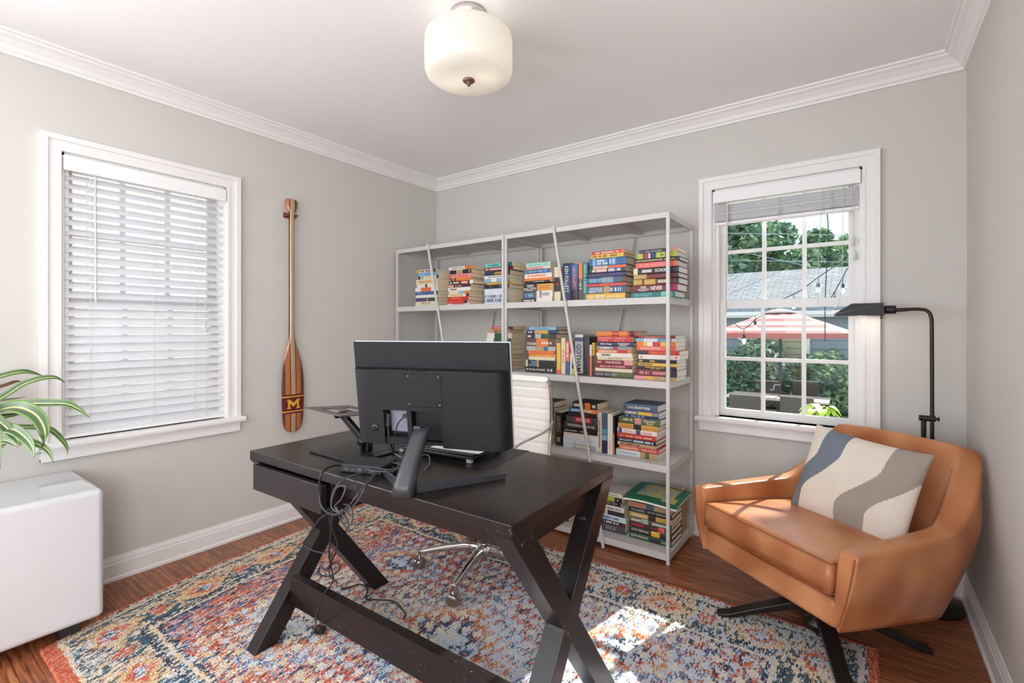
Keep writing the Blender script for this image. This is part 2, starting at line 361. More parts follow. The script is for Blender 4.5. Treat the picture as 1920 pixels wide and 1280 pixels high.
b.lathe([(.002, 1.53), (.008, 1.534), (.009, 1.56), (.004, 1.58)], 10, c=(.662, -.02)); b.tube([(.662, -.02, 1.58), (.66, -.016, 1.9)], .0012, 5)
b.build('pull_cord', CORD, root)

# ---------------------------------------------------------------- bookcase: two joined bays of white steel
STEEL = mat('white_steel', (202, 199, 196), .42, var=.01, scale=8)
SY0, SY1 = 2.435, 2.865
TOPS = (.055, .50, .927, 1.36)
def bay(name, label, x0, x1, dt, db, bt, bb):
    root = thing(name, label, 'shelf', ((x0+x1)/2, SY0, 0), 0, 'joined bays of the white steel bookcase'); ox = (x0+x1)/2; oy = SY0; D = SY1-SY0
    a, c = x0-ox, x1-ox; p = .017
    for x in (a, c-p):
        for y in (0, D-p): MB().box(x, x+p, y, y+p, 0, 1.79).build('post', STEEL, root, bevel=.0015)
    for z in TOPS+(1.79,):
        b = MB(); lip = .035 if z < 1.7 else .028
        b.box(a+p, c-p, .001, .016, z-lip, z).box(a+p, c-p, D-.016, D-.001, z-lip, z).box(a+.001, a+.016, p, D-p, z-lip, z).box(c-.016, c-.001, p, D-p, z-lip, z)
        b.box(a+.016, c-.016, .016, D-.016, z-.004, z-.0005)
        for f in (.36, .70): x = a+(c-a)*f; b.box(x-.02, x+.02, .016, D-.016, z-.02, z-.004)
        b.build('shelf_board', STEEL, root)
    MB().tube([(dt-ox, -.008, 1.80), (db-ox, -.008, .0)], .009, 8).build('brace', STEEL, root)
    MB().tube([(bt-ox, D+.008, 1.79), (bb-ox, D+.008, .02)], .008, 8).build('brace', STEEL, root)
    return root
bay('bookcase', 'left bay of the white steel bookcase in the corner behind the monitor', -2.85, -1.832, -2.505, -2.11, -2.182, -2.47)
bay('bookcase', 'right bay of the white steel bookcase, the one beside the window', -1.826, -.785, -1.463, -1.143, -1.142, -1.455)

# ---------------------------------------------------------------- books
COL = dict(wh=(225, 218, 208), cr=(218, 203, 172), ye=(224, 178, 62), gd=(198, 156, 70), og=(222, 120, 46), co=(222, 100, 76), rd=(190, 44, 44), mr=(110, 32, 42), pk=(216, 142, 138),
    nv=(36, 46, 84), bl=(52, 96, 148), lb=(128, 170, 200), sk=(92, 150, 180), te=(40, 112, 112), aq=(110, 186, 172), mi=(166, 206, 190), gr=(86, 98, 58), lg=(170, 186, 50), gn=(44, 84, 62),
    bk=(28, 28, 34), dk=(50, 46, 50), ch=(72, 70, 74), gy=(138, 136, 134), sv=(170, 172, 172), pu=(86, 66, 116), br=(92, 62, 46), tn=(178, 148, 106), mg=(150, 44, 84), pb=(204, 214, 220), sl=(70, 92, 116))
CNAME = dict(wh='white', cr='cream', ye='yellow', gd='gold', og='orange', co='coral', rd='red', mr='maroon', pk='pink', nv='navy', bl='blue', lb='light blue', sk='sky blue', te='teal', aq='turquoise', mi='mint green',
    gr='olive green', lg='lime green', gn='dark green', bk='black', dk='dark grey', ch='charcoal', gy='grey', sv='silver grey', pu='purple', br='brown', tn='tan', mg='magenta', pb='pale blue', sl='slate blue')
def bm_(k): return mat('cover_'+CNAME[k].replace(' ', '_'), COL[k], .42, var=.10, scale=60)
def page_mat(nm, col):
    m = mat(nm, col, .85, var=.13, scale=3, stretch=(2, 2, 260)); return m
PG = [page_mat('pages_cream', (238, 222, 190)), page_mat('pages_tan', (222, 204, 172)), page_mat('pages_white', (236, 232, 222))]
rb = random.Random(11)
def book_meshes(L, W, Th, col, segs, txt, tcol, hard, pg):
    """lying book: x along the spine 0..L, spine face at y=0 looking to -y, y depth to W, z 0..Th"""
    cols = [col]+[s[2] for s in segs]+([tcol] if txt else []); keys = []
    for k in cols:
        if k not in keys: keys.append(k)
    mi = lambda k: keys.index(k)
    b = MB(); ct = .0028 if hard else .0009; bul = min(.0025, Th*.08) if hard else .0004
    cuts = sorted(set([0, 1]+[s[0] for s in segs]+[s[1] for s in segs]))
    zs = [0, Th*.12, Th*.3, Th*.7, Th*.88, Th]; yb = [0, -bul*.75, -bul, -bul, -bul*.75, 0]
    for c0, c1 in zip(cuts[:-1], cuts[1:]):
        k = col; fm = (c0+c1)/2
        for s in segs:
            if s[0] <= fm <= s[1]: k = s[2]
        for j in range(5):
            b.add([(L*c0, yb[j], zs[j]), (L*c1, yb[j], zs[j]), (L*c1, yb[j+1], zs[j+1]), (L*c0, yb[j+1], zs[j+1])], [(0, 1, 2, 3)], mi(k))
    m0 = mi(col)
    # end caps of the spine and the two boards
    for x, fl in ((0, 1), (L, 0)):
        n = len(zs); vs = [(x, y, z) for y, z in zip(yb, zs)]+[(x, ct, Th), (x, ct, 0)]
        f = tuple(range(len(vs))); b.add(vs, [f if not fl else f[::-1]], m0)
    b.box(0, L, 0.0002, W, 0, ct, m0).box(0, L, .0002, W, Th-ct, Th, m0).box(0, L, .0004, ct, ct, Th-ct, m0)
    if txt:
        M = T(0, -bul-.0006, 0)
        items = txt if isinstance(txt, list) else [(txt, .08, .92)]
        for it in items:
            s, f0, f1 = it[:3]; h0, h1 = (it[3], it[4]) if len(it) > 3 else (.25, .75)
            if s == '~':
                x = L*f0
                while x < L*f1-.004:
                    ww = rb.uniform(.004, .009)
                    if rb.random() > .16: b.add([M @ Vector(p) for p in ((x, 0, Th*h0), (x+ww*.72, 0, Th*h0), (x+ww*.72, 0, Th*(h1-.02)), (x, 0, Th*(h1-.02)))], [(0, 1, 2, 3)], mi(tcol))
                    x += ww
            else: put_text(b, s, M, L*f0, L*f1, Th*h0, Th*h1, mi(tcol))
    ins = .0035 if hard else .0004
    p = MB().box(ins, L-ins, ct*.9, W-ins, ct, Th-ct)
    return b.mesh('cover', [bm_(k) for k in keys]), p.mesh('pages', PG[pg])
ORD = ['first', 'second', 'third', 'fourth', 'fifth', 'sixth', 'seventh', 'eighth', 'ninth', 'tenth', 'eleventh', 'twelfth', 'thirteenth', 'fourteenth']
def look(col, segs, tcol, txt):
    ks = []
    for s in sorted(segs, key=lambda q: q[0]-q[1]):
        if s[2] != col and s[2] not in ks: ks.append(s[2])
    a = CNAME[col]
    if ks: return a+' and '+CNAME[ks[0]]
    return a
def stack(where, group, x0, y, z0, z1, books, pg=0, hard=0, W=.15):
    """books from top to bottom: (weight, dx, length, colour, segs, text, text colour)"""
    tot = sum(q[0] for q in books); n = len(books); z = z0
    for i in range(n-1, -1, -1):
        q = books[i]; h = (z1-z0)*q[0]/tot; wt, dx, L, col = q[:4]; segs = q[4] if len(q) > 4 else []; txt = q[5] if len(q) > 5 else None; tcol = q[6] if len(q) > 6 else 'wh'
        hd = q[7] if len(q) > 7 else hard; w_ = W+rb.uniform(-.008, .012)+(.01 if hd else 0)
        c, p = book_meshes(L, w_, h-.0004, col, segs, txt, tcol, hd, pg)
        pos = 'topmost' if i == 0 else ('lowest' if i == n-1 else ORD[i]+' from top')
        r = thing('book', '%s book, %s of %s' % (look(col, segs, tcol, txt), pos, where), 'book', (x0+dx, y+rb.uniform(-.004, .004), z+.0002), rb.uniform(-.012, .012), group)
        ob('cover', c, r); ob('pages', p, r); z += h
def standing(where, group, y, z0, items, pg=0, W=.15):
    """(x0, x1, height, colour, segs, text, tcol, hard)"""
    for q in items:
        x0, x1, h, col = q[:4]; segs = q[4] if len(q) > 4 else []; txt = q[5] if len(q) > 5 else None; tcol = q[6] if len(q) > 6 else 'wh'; hd = q[7] if len(q) > 7 else 0
        w_ = W+rb.uniform(-.01, .01)+(.01 if hd else 0)
        c, p = book_meshes(h, w_, x1-x0-.001, col, segs, txt, tcol, hd, pg)
        lab = '%s book standing upright %s' % (look(col, segs, tcol, txt), q[8] if len(q) > 8 else where)
        r = thing('book', lab, 'book', (x0+.0005, y+rb.uniform(-.003, .003), z0+h+.0003), 0, group); r.rotation_euler = (0, PI/2, 0)
        ob('cover', c, r); ob('pages', p, r)
G1, G2, G3, G4 = 'books on the top level of the white bookcase', 'books on the second level of the white bookcase', 'books on the third level of the white bookcase', 'books on the bottom level of the white bookcase'
Z1, Z2, Z3, Z4 = 1.36, .927, .50, .055
E_ = 'the stack'
stack('the far left stack, top shelf', G1, -2.68, 2.475, Z1, 1.628, [
 (8, .0, .205, 'dk', [(0, .16, 'gd'), (.16, .9, 'cr')], [('~', .2, .85)], 'dk'), (10, .03, .20, 'lb', [], [('~', .4, .6)], 'sk'), (8, .03, .205, 'wh', [(0, .1, 'bk'), (.9, 1, 'bk'), (.15, .25, 'tn')], [('~', .3, .8)], 'gd'),
 (14, .005, .225, 'cr', [], [('~', .15, .8)], 'gd'), (9, .012, .222, 'wh', [(.4, .5, 'ch')]), (11, .0, .235, 'wh', [(.25, .7, 'co')]), (9, .003, .228, 'bl', [(.9, 1, 'dk')], [('~', .1, .45)], 'lb'),
 (8, .005, .225, 'wh', []), (10, .0, .225, 'pk', [(.0, .5, 'pu'), (.55, .9, 'gn')]), (9, .0, .225, 'cr', [], [('~', .3, .7)], 'gy'), (4, -.005, .235, 'wh', [])])
stack('the second stack, top shelf', G1, -2.355, 2.472, Z1, 1.625, [
 (10, .015, .222, 'wh', [(.66, 1, 'og')], [('STANLEY TUCCI', .08, .6), ('TASTE', .72, .92)], 'ch', 1), (12, .025, .195, 'bk', [(.3, .6, 'tn')], [('C', .88, .96)], 'wh'), (12, .015, .205, 'pk', [(0, .05, 'rd')], [('~', .1, .85)], 'co'), (9, .03, .18, 'og', [(.0, .1, 'br'), (.2, .28, 'dk')]),
 (11, .015, .225, 'bk', [(.5, .8, 'rd'), (.86, 1, 'wh')], [('~', .04, .45), ('~', .52, .78)], 'wh'), (9, .018, .20, 'dk', [(0, .22, 'pk')], [('~', .3, .6)], 'pk'), (11, .012, .205, 'wh', [], [('~', .1, .4)], 'ch'), (8, .02, .18, 'cr', [(.5, .8, 'lb'), (.8, 1, 'og')]),
 (9, .01, .19, 'cr', [(.86, 1, 'mr')], [('~', .1, .7)], 'gd'), (11, .005, .19, 'rd', [], [('~', .2, .65)], 'og'), (9, .003, .185, 'rd', [(.88, 1, 'bk')], [('~', .05, .8)], 'co'), (5, .0, .205, 'wh', [(.2, .8, 'pk')])])
stack('the third stack, top shelf', G1, -2.02, 2.475, Z1, 1.622, [
 (12, .005, .22, 'aq', [(.6, 1, 'te')], [('~', .1, .5)], 'te'), (11, .0, .235, 'mr', [], [('~', .05, .85)], 'cr'), (14, .0, .205, 'dk', [(.0, .3, 'nv')], [('~', .4, .9)], 'gd'), (9, .0, .20, 'wh', [], [('~', .1, .8)], 'gy'),
 (11, .0, .205, 'lb', [(.3, .5, 'wh')]), (8, .02, .20, 'gd', []), (12, .0, .205, 'bk', [], [('J', .22, .3), ('J', .6, .68)], 'wh'), (46, .0, .20, 'pb', [(.0, 1, 'pb')], [('~', .02, .98, .1, .35), ('~', .02, .98, .38, .6)], 'sl')])
# fourth stack: two short rows of paperbacks with longer ones across them
stack('the left short pile, top shelf', G1, -1.722, 2.50, Z1, 1.478, [
 (26, .0, .10, 'bk', [], [('KEN', .3, .75, .55, .88), ('FOLLETT', .05, .98, .12, .48)], 'wh'), (20, .0, .095, 'nv', [(.0, 1, 'sl')], [('~', .1, .8)], 'lb'), (12, -.01, .105, 'bk', [], [('~', .1, .9)], 'wh')], pg=1, W=.11)
stack('the right short pile, top shelf', G1, -1.618, 2.49, Z1, 1.472, [
 (22, .0, .118, 'gd', [(0, .04, 'rd')], [('~', .12, .75)], 'og'), (21, -.002, .118, 'wh', [(.0, .05, 'co'), (.2, .35, 'gy')], [('~', .4, .8)], 'gy'), (14, -.002, .115, 'wh', [(.0, .06, 'cr')])], pg=0, W=.11)
stack('the fourth stack, top shelf', G1, -1.712, 2.492, 1.48, 1.604, [
 (17, .012, .178, 'mi', [], [('~', .1, .9)], 'aq'), (11, .012, .178, 'cr', [(.0, .7, 'pk')]), (17, -.008, .20, 'bl', [(.45, .55, 'dk'), (0, .45, 'sl')], [('~', .1, .9)], 'lb'), (19, .004, .196, 'wh', [], [('~', .1, .8)], 'og'), (11, .004, .198, 'og', []), (9, .004, .20, 'bk', [(.94, 1, 'og')], [('A is for the Dark', .2, .85)], 'wh')], pg=0, W=.12)
standing('', G1, 2.487, Z1, [
 (-1.490, -1.447, .205, 'cr', [(.3, .72, 'bk')], [('7', .42, .6)], 'rd', 0, 'left of the blue books on the top shelf'),
 (-1.432, -1.378, .222, 'nv', [], [('KEN FOLLETT', .08, .78)], 'pb', 1, 'behind the slanting brace on the top shelf'),
 (-1.376, -1.331, .212, 'bl', [(.35, .7, 'pu'), (.7, 1, 'dk')], [('KEN FOLLETT', .08, .62)], 'pk', 1, 'right of the navy book on the top shelf'),
 (-1.329, -1.303, .216, 'og', [(.42, 1, 'br')], [('~', .45, .7)], 'wh', 0, 'beside the teal book on the top shelf'),
 (-1.301, -1.268, .216, 'te', [], [('~', .05, .8)], 'aq', 1, 'against the tall stack on the top shelf')])
stack('the tall blue stack, top shelf', G1, -1.277, 2.482, Z1, 1.632, [
 (12, .038, .195, 'rd', [(.9, 1, 'co')], [('~', .08, .85)], 'cr'), (13, .035, .195, 'ye', [], [('~', .05, .5), ('~', .6, .8)], 'br'), (26, .022, .225, 'bl', [(.1, .18, 'lb'), (.55, .72, 'sk')], [('~', .22, .5, .5, .85), ('~', .22, .5, .12, .45), ('~', .56, .72, .2, .8)], 'pb', 1), (10, .02, .22, 'bk', [(.1, .5, 'wh'), (.5, 1, 'co')], [('~', .1, .9)], 'og'),
 (13, .02, .22, 'dk', [(.2, .5, 'rd'), (.55, .8, 'bl')], [('~', .08, .9, .15, .85)], 'wh'), (16, .0, .245, 'nv', [], [('~', .1, .92)], 'pu', 1), (22, .0, .24, 'sl', [(.4, .7, 'gy'), (.9, 1, 'br')], [('~', .1, .7, .2, .8)], 'lb', 1), (10, .003, .238, 'rd', [], [('~', .1, .95)], 'co'),
 (25, .003, .238, 'sl', [(.45, .6, 'tn')], [('GEORGE', .08, .42, .52, .88), ('MARTIN', .08, .42, .1, .48), ('~', .62, .9)], 'pb', 1), (21, .0, .238, 'ye', [(.0, .04, 'gd')], [('~', .08, .48, .2, .8), ('~', .55, .9, .3, .6)], 'cr', 1)], pg=1, W=.16)
stack('the rightmost stack, top shelf', G1, -1.0, 2.478, Z1, 1.615, [
 (13, .04, .20, 'bk', [(.75, 1, 'pk')], [('~', .05, .6)], 'gy'), (18, .032, .205, 'lg', [(.14, .3, 'mg'), (.3, .34, 'wh'), (.34, .5, 'nv'), (.72, .76, 'mg')], [('~', .55, .7)], 'gr'), (13, .014, .24, 'bk', [], [('~', .05, .9)], 'tn', 1), (18, .022, .22, 'co', [], [('~', .1, .85)], 'pk'),
 (21, .01, .24, 'bk', [(0, .1, 'cr')], [('~', .2, .44), ('ECHOED', .5, .8)], 'wh', 1), (16, .012, .238, 'mr', [(.0, .3, 'tn'), (.9, 1, 'dk')], [('~', .04, .3)], 'gd', 1), (20, .008, .24, 'br', [(.0, .5, 'gd'), (.2, .25, 'br'), (.94, 1, 'bk')], [('~', .52, .85)], 'cr', 1),
 (24, .003, .24, 'mr', [(.85, 1, 'mg')], [('KEN', .2, .32, .5, .85), ('FOLLETT', .14, .38, .12, .45), ('NEVER', .42, .68, .12, .85)], 'wh', 1), (20, -.004, .235, 'te', [(.7, .95, 'aq')], [('KEN FOLLETT', .08, .5)], 'aq', 1)], pg=2, W=.155)
# second level
stack('the leftmost stack, second shelf', G2, -2.05, 2.53, Z2, 1.212, [
 (10, .05, .175, 'rd', [(.5, 1, 'mr')], [('~', .1, .5)], 'wh'), (12, .025, .17, 'tn', [], [('~', .2, .9)], 'br'), (17, .01, .205, 'wh', [(.3, .8, 'gn')]), (18, .005, .205, 'wh', [(.3, 1, 'gn')]), (18, .0, .205, 'bk', []), (17, .0, .205, 'dk', []), (13, .0, .195, 'co', []), (12, .0, .20, 'rd', []), (11, .0, .19, 'cr', []), (14, .0, .195, 'dk', [])], pg=1)
stack('the left middle stack, second shelf', G2, -1.705, 2.50, Z2, 1.208, [
 (11, .028, .19, 'lb', [], [('~', .2, .8)], 'sk', 1), (13, .005, .225, 'nv', [(.26, .7, 'gd')], [('~', .06, .2)], 'wh', 1), (15, .003, .22, 'dk', [(.3, .5, 'sv'), (.55, .8, 'gn')], [('~', .05, .25)], 'wh'), (26, .005, .21, 'br', [(.35, .75, 'og')], [('DUNCAN', .02, .36, .15, .5), ('~', .5, .9, .3, .6)], 'wh'), (14, .005, .21, 'sv', [(.3, .6, 'tn'), (.6, .75, 'bl')]),
 (11, .02, .185, 'og', [], [('~', .1, .7)], 'co'), (9, .015, .20, 'og', [(.0, .05, 'rd')], [('~', .3, .9)], 'ye'), (12, .02, .19, 'cr', []), (23, .0, .22, 'bk', [(0, .06, 'cr'), (.36, .43, 'tn')], [('TRUE', .16, .34, .45, .85), ('BELIEVER', .1, .35, .1, .42)], 'lb'), (18, -.005, .222, 'bk', [], [("I'M THE GIRL IN THE DARK", .03, .66), ('~', .72, .88)], 'wh')], pg=1, W=.14)
standing('', G2, 2.495, Z2, [
 (-1.477, -1.451, .183, 'ye', [(.86, 1, 'co')], [], 'wh', 0, 'leftmost of the row on the second shelf'),
 (-1.449, -1.421, .215, 'cr', [], [('~', .3, .7)], 'tn', 0, 'second in the row on the second shelf'),
 (-1.418, -1.391, .193, 'co', [(.6, 1, 'bl')], [('~', .05, .5)], 'wh', 0, 'left of the brace on the second shelf'),
 (-1.389, -1.376, .18, 'wh', [(0, .3, 'rd')], [], 'wh', 0, 'thin beside the brace on the second shelf'),
 (-1.374, -1.357, .178, 'bk', [(.8, 1, 'lg')], [('~', .1, .6)], 'sv', 0, 'behind the brace on the second shelf'),
 (-1.356, -1.303, .236, 'sv', [(.0, .07, 'pb'), (.07, .17, 'pu'), (.95, 1, 'bk')], [('GOTHAM', .24, .92, .2, .8)], 'bk', 1, 'with large black letters on the second shelf'),
 (-1.301, -1.262, .222, 'dk', [], [], 'wh', 1, 'right of the silver book on the second shelf'),
 (-1.260, -1.247, .178, 'og', [(0, .35, 'wh')], [], 'wh', 0, 'thin, before the right stacks on the second shelf'),
 (-1.245, -1.231, .190, 'ye', [(.38, 1, 'nv')], [('~', .05, .35)], 'bk', 0, 'leaning by the white titled stack on the second shelf')])
stack('the right middle stack, second shelf', G2, -1.232, 2.487, Z2, 1.183, [
 (19, .018, .235, 'rd', [(.0, .4, 'og'), (.58, .8, 'og'), (.86, .95, 'bk')], [('THE ALICE NETWORK', .04, .56)], 'gd', 1), (22, .024, .205, 'rd', [], [('~', .05, .42, .55, .8), ('~', .12, .35, .18, .42), ('~', .52, .84, .55, .8), ('~', .5, .8, .18, .42)], 'pk'), (16, .024, .215, 'nv', [], [('Matt Haig', .08, .4), ('THE MIDNIGHT', .56, .9, .5, .85), ('LIBRARY', .6, .84, .12, .45)], 'wh', 1),
 (13, .022, .205, 'gy', [(.48, .6, 'mg')], [('~', .1, .45)], 'wh'), (12, .024, .20, 'og', [(.6, .9, 'rd')], [('~', .05, .58)], 'cr'), (15, .02, .212, 'wh', [], [('~', .15, .42)], 'bk'), (12, .022, .212, 'cr', [], [('~', .3, .7)], 'tn'), (17, .008, .225, 'mr', [(.78, 1, 'pk')], [('~', .06, .2), ('~', .3, .7)], 'pk'), (14, .02, .21, 'mr', [], [('~', .1, .8)], 'pk'),
 (13, .01, .22, 'cr', []), (21, .0, .235, 'gr', [(.0, .45, 'dk')], [('~', .05, .6)], 'gy', 1)], pg=0, W=.15)
stack('the rightmost stack, second shelf', G2, -.99, 2.487, Z2, 1.16, [
 (10, .02, .20, 'mr', [], [('~', .1, .9)], 'pk'), (12, .008, .215, 'pb', [(.0, .2, 'lb'), (.55, .9, 'sk')], [('~', .25, .5)], 'wh'), (17, .014, .208, 'og', [(.18, .28, 'ye'), (.28, .42, 'wh'), (.42, .62, 'rd'), (.62, .8, 'ye')]), (16, .014, .208, 'co', [], [('THE DAY ROSES SPOKE', .1, .62)], 'wh'), (15, .024, .215, 'rd', [(.0, .24, 'dk')], [('~', .3, .9)], 'og'),
 (17, .024, .215, 'wh', [], [('~', .05, .1), ('~', .9, .96)], 'co'), (13, .022, .205, 'bk', [], [('~', .04, .12), ('~', .32, .56)], 'ye'), (12, .022, .205, 'ye', [], [('~', .04, .4)], 'br'), (13, .02, .205, 'bk', [], [('~', .2, .7, .5, .8), ('~', .35, .6, .15, .4)], 'ye'), (24, .008, .22, 'mr', [(.86, 1, 'dk')], [('~', .1, .36), ('~', .42, .8)], 'pk'), (14, .0, .225, 'tn', [(.3, .5, 'ye'), (.0, .3, 'pk')], [('~', .3, .5)], 'gd')], pg=2, W=.155)
# third level
stack('the stack behind chair, third shelf', G3, -1.72, 2.53, Z3, .748, [
 (17, .0, .20, 'dk', [(.8, 1, 'te')], [], 'wh', 1), (11, .0, .20, 'nv', []), (16, .0, .195, 'mg', [(.0, .9, 'mg')], [('~', .6, .95)], 'wh'), (14, .0, .19, 'gr', []), (14, .0, .195, 'lb', []), (15, .0, .195, 'gn', []), (12, .0, .20, 'gd', []), (12, .0, .20, 'wh', [(.8, 1, 'gy')])], pg=0)
standing('', G3, 2.49, Z3, [(-1.483, -1.440, .198, 'bk', [], [('CLANCY', .1, .6, .5, .8), ('TOM CLANCY', .1, .6, .15, .45), ('~', .75, .9)], 'tn', 0, 'between the chair and the third level stack')])
stack('the middle stack, third shelf', G3, -1.43, 2.485, Z3, .772, [
 (24, .065, .158, 'bk', [(.5, .72, 'og')], [('~', .06, .46), ('~', .76, .96)], 'wh'), (16, .04, .182, 'bl', [(.5, 1, 'og')], [('~', .1, .4), ('~', .55, .95)], 'pb'), (17, .035, .185, 'bk', [], [('~', .08, .9, .42, .5)], 'og'), (23, .02, .205, 'ch', [(.27, .8, 'rd')], [('HUSTLE', .34, .74, .25, .75)], 'wh'), (26, .008, .218, 'dk', [], [('THE SPLENDID AND THE VILE', .1, .92, .35, .72)], 'wh', 1), (16, .003, .222, 'bk', [], [('~', .06, .76, .4, .65)], 'wh'),
 (22, .003, .222, 'wh', []), (20, .0, .225, 'pb', [(0, 1, 'pb')], [('~', .3, .6, .35, .55)], 'sv'), (19, .0, .225, 'pb', [(.28, .95, 'sv')], [('~', .3, .8)], 'wh')], pg=0, W=.155)
standing('', G3, 2.487, Z3, [
 (-1.205, -1.181, .222, 'cr', [], [('~', .12, .9, .3, .6)], 'dk', 0, 'leftmost of the row on the third shelf'),
 (-1.179, -1.147, .226, 'sl', [(.4, .52, 'sk'), (.55, .68, 'lb'), (.68, 1, 'nv')], [], 'wh', 0, 'amid the third shelf row'),
 (-1.145, -1.114, .224, 'wh', [], [('~', .65, .95, .4, .6)], 'gd', 0, 'right of the blue one, third shelf'),
 (-1.112, -1.104, .216, 'bk', [(.45, 1, 'og')], [], 'wh', 0, 'thin beside the right stack, third shelf')])
stack('the right stack, third shelf', G3, -1.103, 2.505, Z3, .79, [
 (30, .045, .19, 'sl', [], [('LONG BRIGHT RIVER', .12, .8, .32, .7)], 'wh', 1), (15, .045, .195, 'gy', [(.42, .8, 'ye')], [('~', .05, .35)], 'wh'), (13, .045, .195, 'nv', [], [('~', .05, .6)], 'lb'), (27, .016, .23, 'gr', [(.4, .55, 'pk')], [('~', .12, .35, .45, .8), ('Peculiar', .62, .9, .5, .85), ('Rain', .68, .85, .12, .45)], 'cr', 1),
 (21, .012, .222, 'gd', [(.4, .6, 'bk')], [('~', .04, .38, .3, .6), ('~', .64, .95, .3, .6)], 'og', 1), (18, .01, .222, 'wh', [(.03, .12, 'pu'), (.48, .6, 'pu')], [('~', .18, .46), ('~', .65, .92)], 'pk', 1), (21, .01, .216, 'rd', [(.0, .03, 'co')], [('~', .08, .42, .3, .6), ('~', .48, .92, .3, .6)], 'cr', 1),
 (18, .01, .216, 'bk', [], [("TOM CLANCY'S", .02, .38), ('~', .42, .95)], 'pb', 1), (14, .01, .216, 'tn', [(.0, .05, 'cr')], [('~', .1, .6)], 'br', 1), (18, .018, .222, 'rd', [(0, .45, 'co')], [('CLEMENTINE / FABULOUS', .05, .95)], 'cr', 1), (26, .0, .236, 'pb', [(.58, 1, 'tn'), (.7, .8, 'gr')], [('PIONEER GIRL', .08, .52, .35, .65)], 'gy', 1)], pg=2, W=.16)
# bottom level
stack('the leftmost stack, lowest shelf', G4, -1.60, 2.50, Z4, .185, [
 (14, .0, .20, 'sl', []), (20, .0, .205, 'mg', [(0, .4, 'rd')], [('~', .5, .95)], 'pk'), (20, .0, .208, 'bk', [], [('~', .3, .95)], 'wh'), (12, .0, .2, 'dk', [])], pg=0)
stack('the middle stack, lowest shelf', G4, -1.275, 2.52, Z4, .275, [
 (15, .03, .17, 'wh', [], [('~', .2, .9)], 'tn', 0), (17, .03, .17, 'bk', [(.1, .75, 'lg')], [('~', .8, .95)], 'wh', 0), (17, .02, .17, 'bk', [], [('~', .3, .9)], 'gy', 0), (18, .01, .205, 'wh', [], [('COLUM McCANN', .35, .9)], 'ch', 1), (17, .015, .20, 'tn', [(.45, .5, 'wh'), (.5, 1, 'dk')], [], 'wh', 0), (20, .02, .205, 'pb', [(.7, .9, 'pb')], [('~', .3, .8)], 'bl', 0), (16, .01, .21, 'bk', [(.92, 1, 'mr')], [('~', .4, .85)], 'wh', 0), (28, .0, .215, 'ch', [], [('~', .45, .75)], 'gy', 1)], pg=0, W=.155)
stack('the right stack, lowest shelf', G4, -1.035, 2.525, Z4, .277, [
 (18, .0, .235, 'dk', [], [('THE FIRM', .05, .5), ('~', .6, .95)], 'tn', 1), (19, -.004, .238, 'tn', [(.42, .6, 'sl')], [('~', .05, .35)], 'co', 1), (19, .0, .234, 'bk', [], [('THE APPEAL', .05, .4), ('JOHN GRISHAM', .45, .92)], 'sv', 1), (19, .003, .235, 'gd', [(.45, .62, 'dk')], [('~', .05, .4)], 'cr', 1), (18, .003, .232, 'gr', [(.3, .45, 'sv'), (.5, 1, 'ch')], [('~', .05, .3), ('~', .55, .9)], 'wh', 1),
 (20, .0, .232, 'dk', [(.7, .85, 'co')], [('~', .06, .42), ('THE WHISTLER', .5, .8)], 'rd', 1), (20, .004, .23, 'dk', [(.52, .72, 'ye')], [('JOHN GRISHAM', .04, .46)], 'cr', 1), (21, .004, .23, 'gn', [(.5, .75, 'dk')], [('JOHN GRISHAM', .04, .45), ('THE PARTNER', .76, .96)], 'cr', 1)], pg=2, W=.165)
# atlas lying askew on the last stack
r = thing('atlas', 'large thin green atlas with a yellow map on its cover, on the bottom level stack', 'book', (-1.045, 2.46, .2785), .03)
def agr(i, j, dz):
    x = i/12*.285; y = j/12*.30; return (x, y, dz+.010*max(0, (x-.2)/.085)**2*-.5+.012*max(0, (.08-y)/.08)**2*-.45+.004*math.sin(x*18))
cov = MB()
def acol(i, j):
    if 2 <= i <= 9 and 3 <= j <= 10: return 2 if ((i*7+j*5) % 11 < 8 and 3 <= i <= 9) else 1
    if 8 <= i <= 10 and 2 <= j <= 4: return 2
    return 0
for i in range(12):
    for j in range(12): cov.add([agr(i, j, .0125), agr(i+1, j, .0125), agr(i+1, j+1, .0125), agr(i, j+1, .0125)], [(0, 1, 2, 3)], acol(i, j), True)
cov.build('cover', [mat('atlas_green', (34, 116, 84), .4), mat('atlas_blue', (140, 186, 190), .4), mat('atlas_yellow', (208, 190, 118), .45, var=.25, scale=90)], r, fix=True)
pg_ = MB(); pg_.grid(lambda i, j: agr(i, j, .0123), 13, 13); 
pg_.grid(lambda i, j: agr(12-i, j, .003), 13, 13)
edge = [(i, 0) for i in range(13)]+[(12, j) for j in range(1, 13)]+[(i, 12) for i in range(11, -1, -1)]+[(0, j) for j in range(11, -1, -1)]
for (i0, j0), (i1, j1) in zip(edge[:-1], edge[1:]): pg_.add([agr(i0, j0, .003), agr(i1, j1, .003), agr(i1, j1, .0123), agr(i0, j0, .0123)], [(0, 1, 2, 3)])
pg_.build('pages', PG[2], r, fix=True)
r = thing('book', 'tall brown book standing upright behind the green atlas stack', 'book', (-.835, 2.715, Z4+.0003), 0, G4)
MB().box(0, .003, 0, .1, 0, .235).box(.024, .027, 0, .1, 0, .235).box(0, .027, -.003, .0, 0, .235).build('cover', mat('card_brown', (176, 132, 74), .6), r)
MB().box(.0032, .0238, .001, .097, .004, .231).build('pages', PG[1], r)
